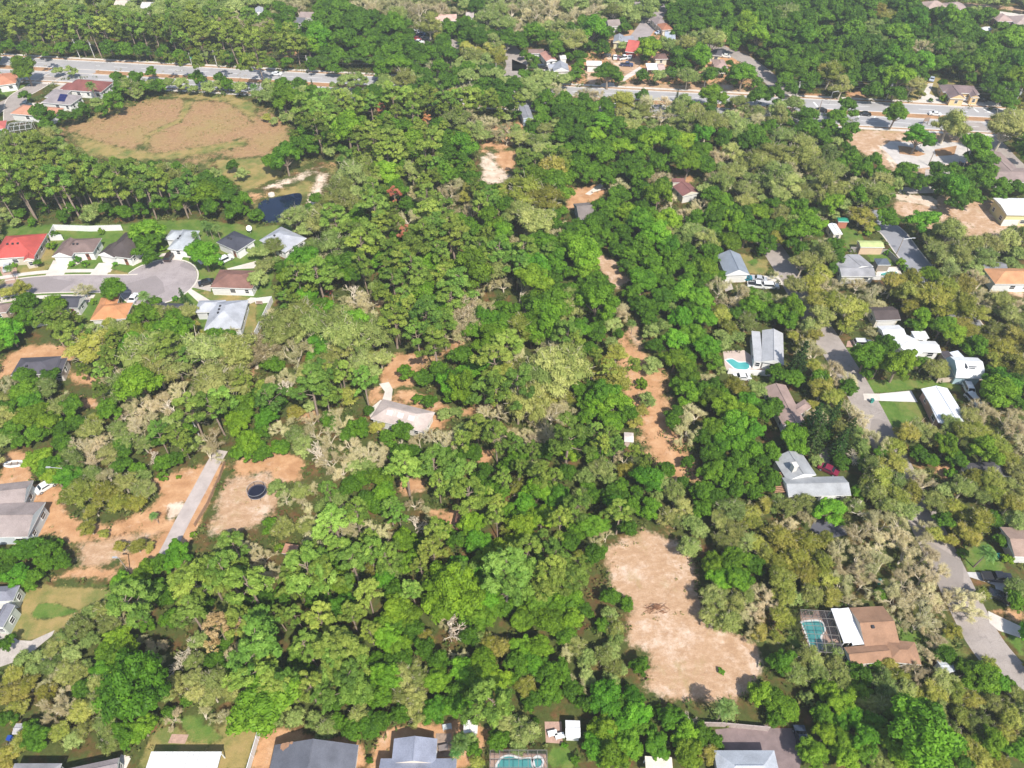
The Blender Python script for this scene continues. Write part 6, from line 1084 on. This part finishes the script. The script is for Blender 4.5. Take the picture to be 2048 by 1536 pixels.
O='''60 60 p;300 50 p;450 60 p;150 130 y 80;250 250 g 140;400 230 g 140;300 410 g 140;450 400 g 110;100 400 g 110;550 330 g 80;60 640 g 120;200 620 g 110;150 720 g 100;500 600 o 95;450 620 b 80;580 700 o 80;370 780 g 95;300 850 g 95;250 790 g 90;100 900 y 95;500 900 b 90;300 960 g 95;150 1020 g 90;570 850 o 80;760 220 g 85;880 280 g 60;750 350 o 75;780 460 o 85;800 540 o 65;760 650 o 80;780 760 o 85;850 780 o 55;980 740 g 80;750 860 o 80;930 1000 g 100;850 1060 g 95;950 1120 g 125;700 1240 g 120;840 1230 g 125;640 1380 g 120;890 1370 g 115;770 1440 g 130;950 1210 g 95;1220 1100 g 55;1370 1130 w 70;1640 1050 t 110;1605 790 s 33;1910 960 g 105;1450 1300 g 105;1350 1440 g 120;1560 1330 g 75;1500 1440 y 90;1370 1240 g 75;1600 80 g 115;1750 100 g 120;1550 230 o 110;1690 250 o 115;1800 200 o 90;1540 370 o 100;1680 350 o 90;1850 340 b 90;1910 190 b 80;1900 500 y 80;1850 480 b 80;100 1260 o 110;50 1350 o 80;30 1200 o 80;1120 1090 g 50;1280 1130 g 60;700 450 g 70;60 260 g 90;420 520 g 90;1050 1220 g 60;560 1040 g 80;180 1180 g 40;480 1480 g 40;400 1360 s 30''',
P='''100 80 y 115;300 60 y 105;450 100 y 95;130 200 y 105;330 200 o 95;100 390 y 95;60 520 y 60;560 130 b 115;740 50 b 105;900 120 b 125;1050 100 b 115;1200 60 b 105;1150 200 b 125;1000 250 b 105;860 200 g 55;1290 150 b 115;1350 300 b 95;1190 350 b 115;1440 190 b 95;1540 250 b 120;1590 340 b 95;1640 200 y 75;1030 410 b 75;1300 460 b 85;1310 580 b 100;1250 650 b 80;1900 140 o 95;1900 250 g 80;100 730 g 110;250 700 o 105;350 690 o 100;500 740 o 90;200 800 o 105;370 810 o 95;550 840 o 105;650 790 g 80;850 750 g 70;720 830 g 90;900 890 o 115;1000 850 y 90;1150 800 b 100;1060 950 o 105;700 950 g 105;450 950 g 105;550 1050 g 120;420 1120 g 95;640 1130 g 100;750 1050 o 100;900 1080 o 115;800 1170 g 100;1000 1170 g 100;1150 1000 y 100;1250 950 y 105;1350 890 o 120;1450 950 y 110;1550 1000 y 95;1290 1080 o 100;1240 1180 y 85;1480 1140 y 100;1650 840 g 140;1540 780 g 100;1750 890 g 100;1830 900 g 75;1700 750 y 80;60 1000 g 100;150 1090 g 110;60 1150 g 80;450 1270 g 105;550 1340 g 115;350 1430 g 115;600 1450 g 120;750 1320 g 120;900 1300 g 105;1090 1290 g 115;1000 1420 g 125;1350 1240 o 110;1450 1340 y 120;1600 1190 o 110;1700 1340 g 120;1850 1150 y 110;1800 1290 y 105;1910 1400 g 105;1600 1450 y 120;1300 1440 g 110;850 1470 o 105;1910 1000 o 90;500 640 o 70;930 690 y 75;1090 730 b 85;860 700 o 65;1160 650 b 75;880 320 b 60;970 440 b 60;720 120 b 90;640 260 b 80;1420 480 y 70;1150 1120 g 90;1200 1300 g;1750 1040 o 100;1650 1020 o 90;740 1440 g 90;1500 1500 g 90;1130 1460 g 100;1750 1480 y 100;960 960 o 90;300 1000 o 60;200 220 o 80;320 120 y 80''')
rng = random.Random(77)
TREES = []   # kind, crown centre on the ground, base, scale, kz, picture x,y,r
def inopen(x, y): return any(inpoly(x, y, p) for p in OPENB[int(x//64), int(y//64)] ) if (int(x//64), int(y//64)) in OPENB else False
OPENB = {}
for p in OPEN:
    x0,x1 = min(a for a,_ in p), max(a for a,_ in p); y0,y1 = min(b_ for _,b_ in p), max(b_ for _,b_ in p)
    for i in range(int(x0//64), int(x1//64)+1):
        for j in range(int(y0//64), int(y1//64)+1): OPENB.setdefault((i,j),[]).append(p)
def infoot(B, pad=0.):
    for cx,cy,ux,uy,hl,hw in FOOT:
        dx,dy = B.x-cx, B.y-cy
        if abs(dx*ux+dy*uy) < hl+pad and abs(-dx*uy+dy*ux) < hw+pad: return True
    return False
def place(x, y, k, rpx, fixed, hs=None):
    nm, R0, zc, H0, hh, *_ = KIND[k]; kz = rng.uniform(.84,1.16) if k not in 'st' else rng.uniform(.85,1.1)
    if k == 'p' and x < 520 and y < 520: kz *= rng.uniform(.95,1.4)
    for it in range(6):
        s = 1.0
        for _ in range(3):      # crown height depends on size, size on distance
            P = at(x, y, zc*s*kz if k != 't' else zc*s*kz); d = proj(P)[2]
            R = rpx*d/FPX if rpx else R0*RS
            s = R/R0 if k not in 'pda' else (R/R0)**.6
        if fixed: break
        px_ = R*FPX/d; bad = False
        for a in range(8):
            for f in (.45,.8):
                if inopen(x+f*px_*math.cos(a*.785), y+f*.8*px_*math.sin(a*.785)): bad = True; break
            if bad: break
        if not bad and not inopen(x,y): break
        rpx = px_*.8
        if R*.8 < 1.6: return
    B = Vector((P.x,P.y,0))
    if infoot(B):
        ok = None
        for q_ in range(1,17):
            for a in range(16):
                B2 = B+Vector((math.cos(a*.3927)*q_*.5, math.sin(a*.3927)*q_*.5, 0))
                if not infoot(B2): ok = B2; break
            if ok: break
        if not ok: return
        B = ok
    if not fixed and inopen(*proj(B)[:2]): return
    if k in 'pda':
        for _ in range(16):
            if not inopen(*proj(B)[:2]): break
            B.y += 1
    sxy = R/R0; sz = s*kz
    TREES.append((k, B, sxy, sz, x, y, R*FPX/d, R))
for tile, s in SURVEY.items():
    for q in s.replace('\n','').split(';'):
        w = q.split()
        if len(w) < 3: continue
        x, y = px(tile, float(w[0]), float(w[1])); RS = rng.uniform(.72,1.2)
        if tile in 'CD' and w[2] == 'g' and len(w) == 3: w[2] = rng.choice('ggggggggggggoy')
        if len(w) > 3: place(x, y, w[2], float(w[3])/3.84, True)
        else: place(x, y, w[2], None, False)
NSURV = len(TREES)
# the gaps between surveyed crowns are filled with smaller trees of the neighbouring kinds
cell = {}
def reg(i): B = TREES[i][1]; cell.setdefault((int(B.x//12), int(B.y//12)), []).append(i)
for i in range(len(TREES)): reg(i)
def near(B):
    cx_, cy_ = int(B.x//12), int(B.y//12); return [i for a in (-1,0,1) for c in (-1,0,1) for i in cell.get((cx_+a,cy_+c),())]
cand = []
yy = 40.0
while yy < 402:
    xx = -275.0
    while xx < 275:
        cand.append((xx+rng.uniform(-1.6,1.6), yy+rng.uniform(-1.6,1.6))); xx += 3.6
    yy += 3.6
rng.shuffle(cand)
for x, y in cand:
    q = proj((x,y,4.5))
    if not (-25 < q[0] < 2073 and -12 < q[1] < 1590): continue
    B = Vector((x,y,0)); ns = near(B)
    gap = min([(TREES[i][1]-B).length-TREES[i][7]*.86 for i in ns] or [6])
    if gap < .35: continue
    ks = sorted(ns, key=lambda i: (TREES[i][1]-B).length)[:4]; k = TREES[rng.choice(ks)][0] if ks else 'o'
    if k in 'wdatksr': k = rng.choice('gob')
    n0 = len(TREES); rm = min(3.9, max(1.9, gap+1.5))
    if k == 'p': rm = max(2.2, rm*.85)
    place(q[0], q[1], k, rm*FPX/q[2], False)
    if len(TREES) > n0: reg(n0)
# ---------------------------------------------------------------- labels: kind + where it stands among things one can find
MARKS = [(h[1], h[0]) for h in HOUSES]
SHORT = {}
def short(l):
    return l
LM = [(40,490,'the bright red roof'),(155,490,'the brown fenced house'),(232,490,'the dark gabled house'),(360,470,'the long grey roof'),(462,470,'the dark slate house'),(462,568,'the reddish brown roof'),(435,632,'the three-vent grey roof'),(225,618,'the orange tile roof'),(318,562,'the cul-de-sac circle'),(80,735,'the charcoal hip roof'),
 (545,475,'the pale house below the pond'),(560,415,'the dark pond'),(808,830,'the lone skylight house'),(25,1010,'the large grey brown house'),(515,985,'the round trampoline'),(390,1000,'the grey gravel drive'),(110,1215,'the patchy green lawn'),(370,1510,'the white patio cover'),(615,1500,'the rust stained roof'),(825,1500,'the blue grey bottom house'),(1035,1535,'the aqua screened pool'),(1145,1455,'the small white shed'),
 (1500,1500,'the bottom right grey roof'),(1340,1240,'the sandy field'),(1635,1270,'the green caged pool'),(1745,1275,'the orange brown roof'),(1615,945,'the L shaped grey roof'),(1590,810,'the brown chimney house'),(1880,800,'the white roof with lawn'),(1960,735,'the white gambrel barn'),(1820,685,'the rambling white roofs'),(1715,530,'the fenced garden pool'),(2020,415,'the cream walled hall'),(2010,560,'the orange roof below the hall'),
 (1530,690,'the kidney pool house'),(1468,528,'the blue grey gabled house'),(1165,415,'the dirt turnaround'),(1220,540,'the upper tan glade'),(1290,710,'the middle sandy strip'),(1340,880,'the lower sandy strip'),(1375,375,'the maroon roof'),(995,325,'the white sand clearing'),(1055,230,'the blue mobile home'),(355,250,'the brown open field'),(165,175,'the dark red road house'),(125,195,'the solar panel roof'),(60,222,'the salmon tile roof'),(20,240,'the rose red roof'),
 (805,466,'the red dead pine'),(705,585,'the big bleached tree'),(1042,628,'the grey leafless tree'),(890,1255,'the cream bleached tree'),(432,1260,'the amber dying pine'),(1830,300,'the loop car park'),(1810,235,'the round median tree'),(1925,180,'the yellow stucco house'),(1590,200,'the main junction'),(1260,115,'the dusty car yard'),(1125,135,'the white fronted house'),(1040,125,'the far street mouth'),(1290,65,'the upper far street'),(400,130,'the main road bend'),(700,150,'the middle main road'),(1480,110,'the corner side street'),
 (850,65,'the far parking lot'),(600,35,'the far brown house'),(1990,30,'the far subdivision street'),(1750,845,'the bright green lawn'),(1980,1150,'the black pickup'),(1950,1280,'the worn right street'),(1670,1040,'the dark shady drive'),(820,935,'the small sand gap'),(920,1035,'the brown woodland shed'),(1060,880,'the orange soil gap'),(700,450,'the upper woods'),(900,600,'the central woods'),(640,720,'the left woods edge'),(960,480,'the dense middle woods'),(1000,1150,'the lower green woods'),(700,1250,'the lower pine clump'),(1100,720,'the pale mossy belt'),(1380,560,'the long green grove'),(1390,780,'the grove by the strip'),(1600,330,'the upper right oaks'),(1300,280,'the oaks above the maroon roof'),(1650,100,'the dense green wood'),(1900,90,'the green wood corner'),(250,60,'the far pine wood'),(560,100,'the pine wood end'),(110,350,'the left pine wood'),(350,370,'the pine wood above the houses'),(200,860,'the left mixed woods'),(430,740,'the pale woods beside the houses'),(1830,960,'the yellow oaks by the street'),(1780,1110,'the pale trees by the street'),(1900,1450,'the bottom right oaks'),(1700,1420,'the lower green oaks'),(120,1380,'the bottom left oaks'),(1640,640,'the yellow oaks above the street'),(1900,620,'the oaks above the white roofs')]
ORD = ['nearest','second nearest','third nearest','fourth nearest','fifth nearest','sixth nearest','seventh nearest','eighth nearest','ninth nearest','tenth nearest','eleventh nearest','twelfth nearest','thirteenth nearest','fourteenth nearest','fifteenth nearest','sixteenth nearest']
# individuals: up to the 290 of each kind that show largest; the rest of a kind is one wood each
byk = {}
for i, T in enumerate(TREES): byk.setdefault(T[0], []).append(i)
keep = set(); REST = {}
for k, L_ in byk.items():
    vis = sorted(L_, key=lambda i: -TREES[i][6]); 
    for i in vis[:290]: keep.add(i)
    REST[k] = vis[290:]
buck = {}
for i in keep:
    k,B,sxy,sz,x,y,rp,R = TREES[i]
    j = min(range(len(LM)), key=lambda j: (LM[j][0]-x)**2+(LM[j][1]-y)**2); dx,dy = x-LM[j][0], y-LM[j][1]
    d = ('left of' if dx < 0 else 'right of') if abs(dx) > abs(dy) else ('behind' if dy < 0 else 'in front of')
    size = 'small ' if R < KIND[k][1]*.68 else ('big ' if R > KIND[k][1]*1.12 else '')
    buck.setdefault((KIND[k][6],size,d,j), []).append((dx*dx+dy*dy, i))
LABEL = {}
for (look,size,d,j), L_ in buck.items():
    for n_, (_, i) in enumerate(sorted(L_)):
        if len((size+look+ORD[min(n_,15)]+LM[j][2]).split()) > 9: size = ''
        LABEL[i] = f"{size}{look}, {ORD[min(n_,15)]} one {d} {LM[j][2]}" if len(L_) > 1 else f"{size}{look} standing {d} {LM[j][2]}"
GROUP = {k: v[6]+'s' for k, v in KIND.items()}; GROUP['d'] = GROUP['a'] = 'dead pines in the woods'
for i in sorted(keep):
    k,B,sxy,sz,x,y,rp,R = TREES[i]; nm = KIND[k][0]; arr, cm, tm = rng.choice(PROTO[k])
    o = thing(nm, LABEL[i], KIND[k][5], B, rng.uniform(0,6.283), GROUP[k]); e_ = rng.uniform(.86,1.16); o.scale = (sxy*e_,sxy/e_,sz)
    o.rotation_euler.x = rng.gauss(0,.035 if k in 'pd' else .02); o.rotation_euler.y = rng.gauss(0,.035 if k in 'pd' else .02); link('trunk', tm, o); link('crown', cm, o)
for k, L_ in REST.items():
    if not L_: continue
    Q, QT, T3, TT = [], [], [], []
    for i in L_:
        _,B,sxy,sz,x,y,rp,R = TREES[i]; (q,qt,t3,tt), cm, tm = rng.choice(PROTO[k]); a = rng.uniform(0,6.283); ca, sa = math.cos(a), math.sin(a)
        M3 = np.array([[ca*sxy,-sa*sxy,0],[sa*sxy,ca*sxy,0],[0,0,sz]]).T; o3 = np.array(B); st = 2; off = rng.uniform(-.3,.3)
        q2 = q[::st]; c2 = q2.mean(1, keepdims=True); q2 = c2+(q2-c2)*1.35
        Q.append(q2@M3+o3); QT.append(qt[::st]+off); T3.append(t3@M3+o3); TT.append(tt+off)
    me = leafmesh('far_wood', (np.concatenate(Q),np.concatenate(QT),np.concatenate(T3),np.concatenate(TT)), LEAF[k]); o = link('far_wood', me); tag(o, f"mass of far {KIND[k][6]}s filling the distant woods", 'woods', None, 'stuff')
# undergrowth between the trees: low leafy clumps nobody could count
L = Leaf(5); r = L.r; n_ = 0
for _ in range(60000):
    x, y = r.uniform(-270,270), r.uniform(38,400); q = proj((x,y,.6))
    if not (-20 < q[0] < 2068 and -10 < q[1] < 1580) or inopen(q[0],q[1]): continue
    B = Vector((x,y,0))
    if mnoise.noise(Vector((x*.07,y*.07,3))) < -.25 or infoot(B,.4) or any(inpoly(x,y,p) for p in SLABS) or any((B-p).length < w/2+1 for P, w in ROADS for p in P[::2]): continue
    s_ = r.uniform(.35,1.2); k = 12; dd = L.unit(k,-.1); tint = r.uniform(.1,.9); L.cards(np.array([x,y,s_*.45])+dd*np.array([s_,s_,s_*.75]), dd*.6+r.normal(0,.4,(k,3)), .62, .36, tint+r.normal(0,.15,k)); n_ += 1
    if n_ > 17000: break
tag(link('undergrowth', leafmesh('undergrowth', L.arrays(), leafmat('undergrowth leaves', [(.035,.075,.01),(.085,.14,.025),(.20,.20,.06)]))), 'low scrub and saplings growing between the trees', 'undergrowth', None, 'stuff')
L = Leaf(6); r = L.r; n_ = 0
for _ in range(60000):
    x, y = r.uniform(-270,270), r.uniform(38,400); q = proj((x,y,.2))
    if not (-20 < q[0] < 2068 and -10 < q[1] < 1580) or infoot(Vector((x,y,0)),.3): continue
    if not inopen(q[0],q[1]): continue
    P_ = np.array([[x,y]]); w_ = 0
    for ch, poly, soft in ZONES:
        if ch in (1,3,4,5) and inpoly(x,y,poly): w_ = ch
        elif ch == 0 and inpoly(x,y,poly): w_ = 0
    if not w_ or r.random() > (.22 if w_ != 3 else .6) or mnoise.noise(Vector((x*.12,y*.12,9))) < (-.05 if w_ != 3 else -.2): continue
    if any(inpoly(x,y,p) for p in SLABS) or any((Vector((x,y,0))-p).length < w/2+1.6 for P, w in ROADS for p in P[::2]): continue
    s_ = r.uniform(.12,.38)*(1.5 if w_ == 3 else 1); k = 7; dd = L.unit(k,0); tint = r.uniform(.1,.9); L.cards(np.array([x,y,s_*.4])+dd*np.array([s_*1.6,s_*1.6,s_*.6]), dd*.5+np.array([0,0,.5])+r.normal(0,.4,(k,3)), .42, .18, tint+r.normal(0,.15,k)); n_ += 1
tag(link('weeds', leafmesh('weeds', L.arrays(), leafmat('dry weeds', [(.20,.22,.05),(.40,.33,.13),(.62,.47,.26)]))), 'sparse dry weeds and tufts on the open sandy ground', 'weeds', None, 'stuff')
print('WEEDS', n_); print('TREES', NSURV, len(TREES), {k: len(v) for k, v in byk.items()})
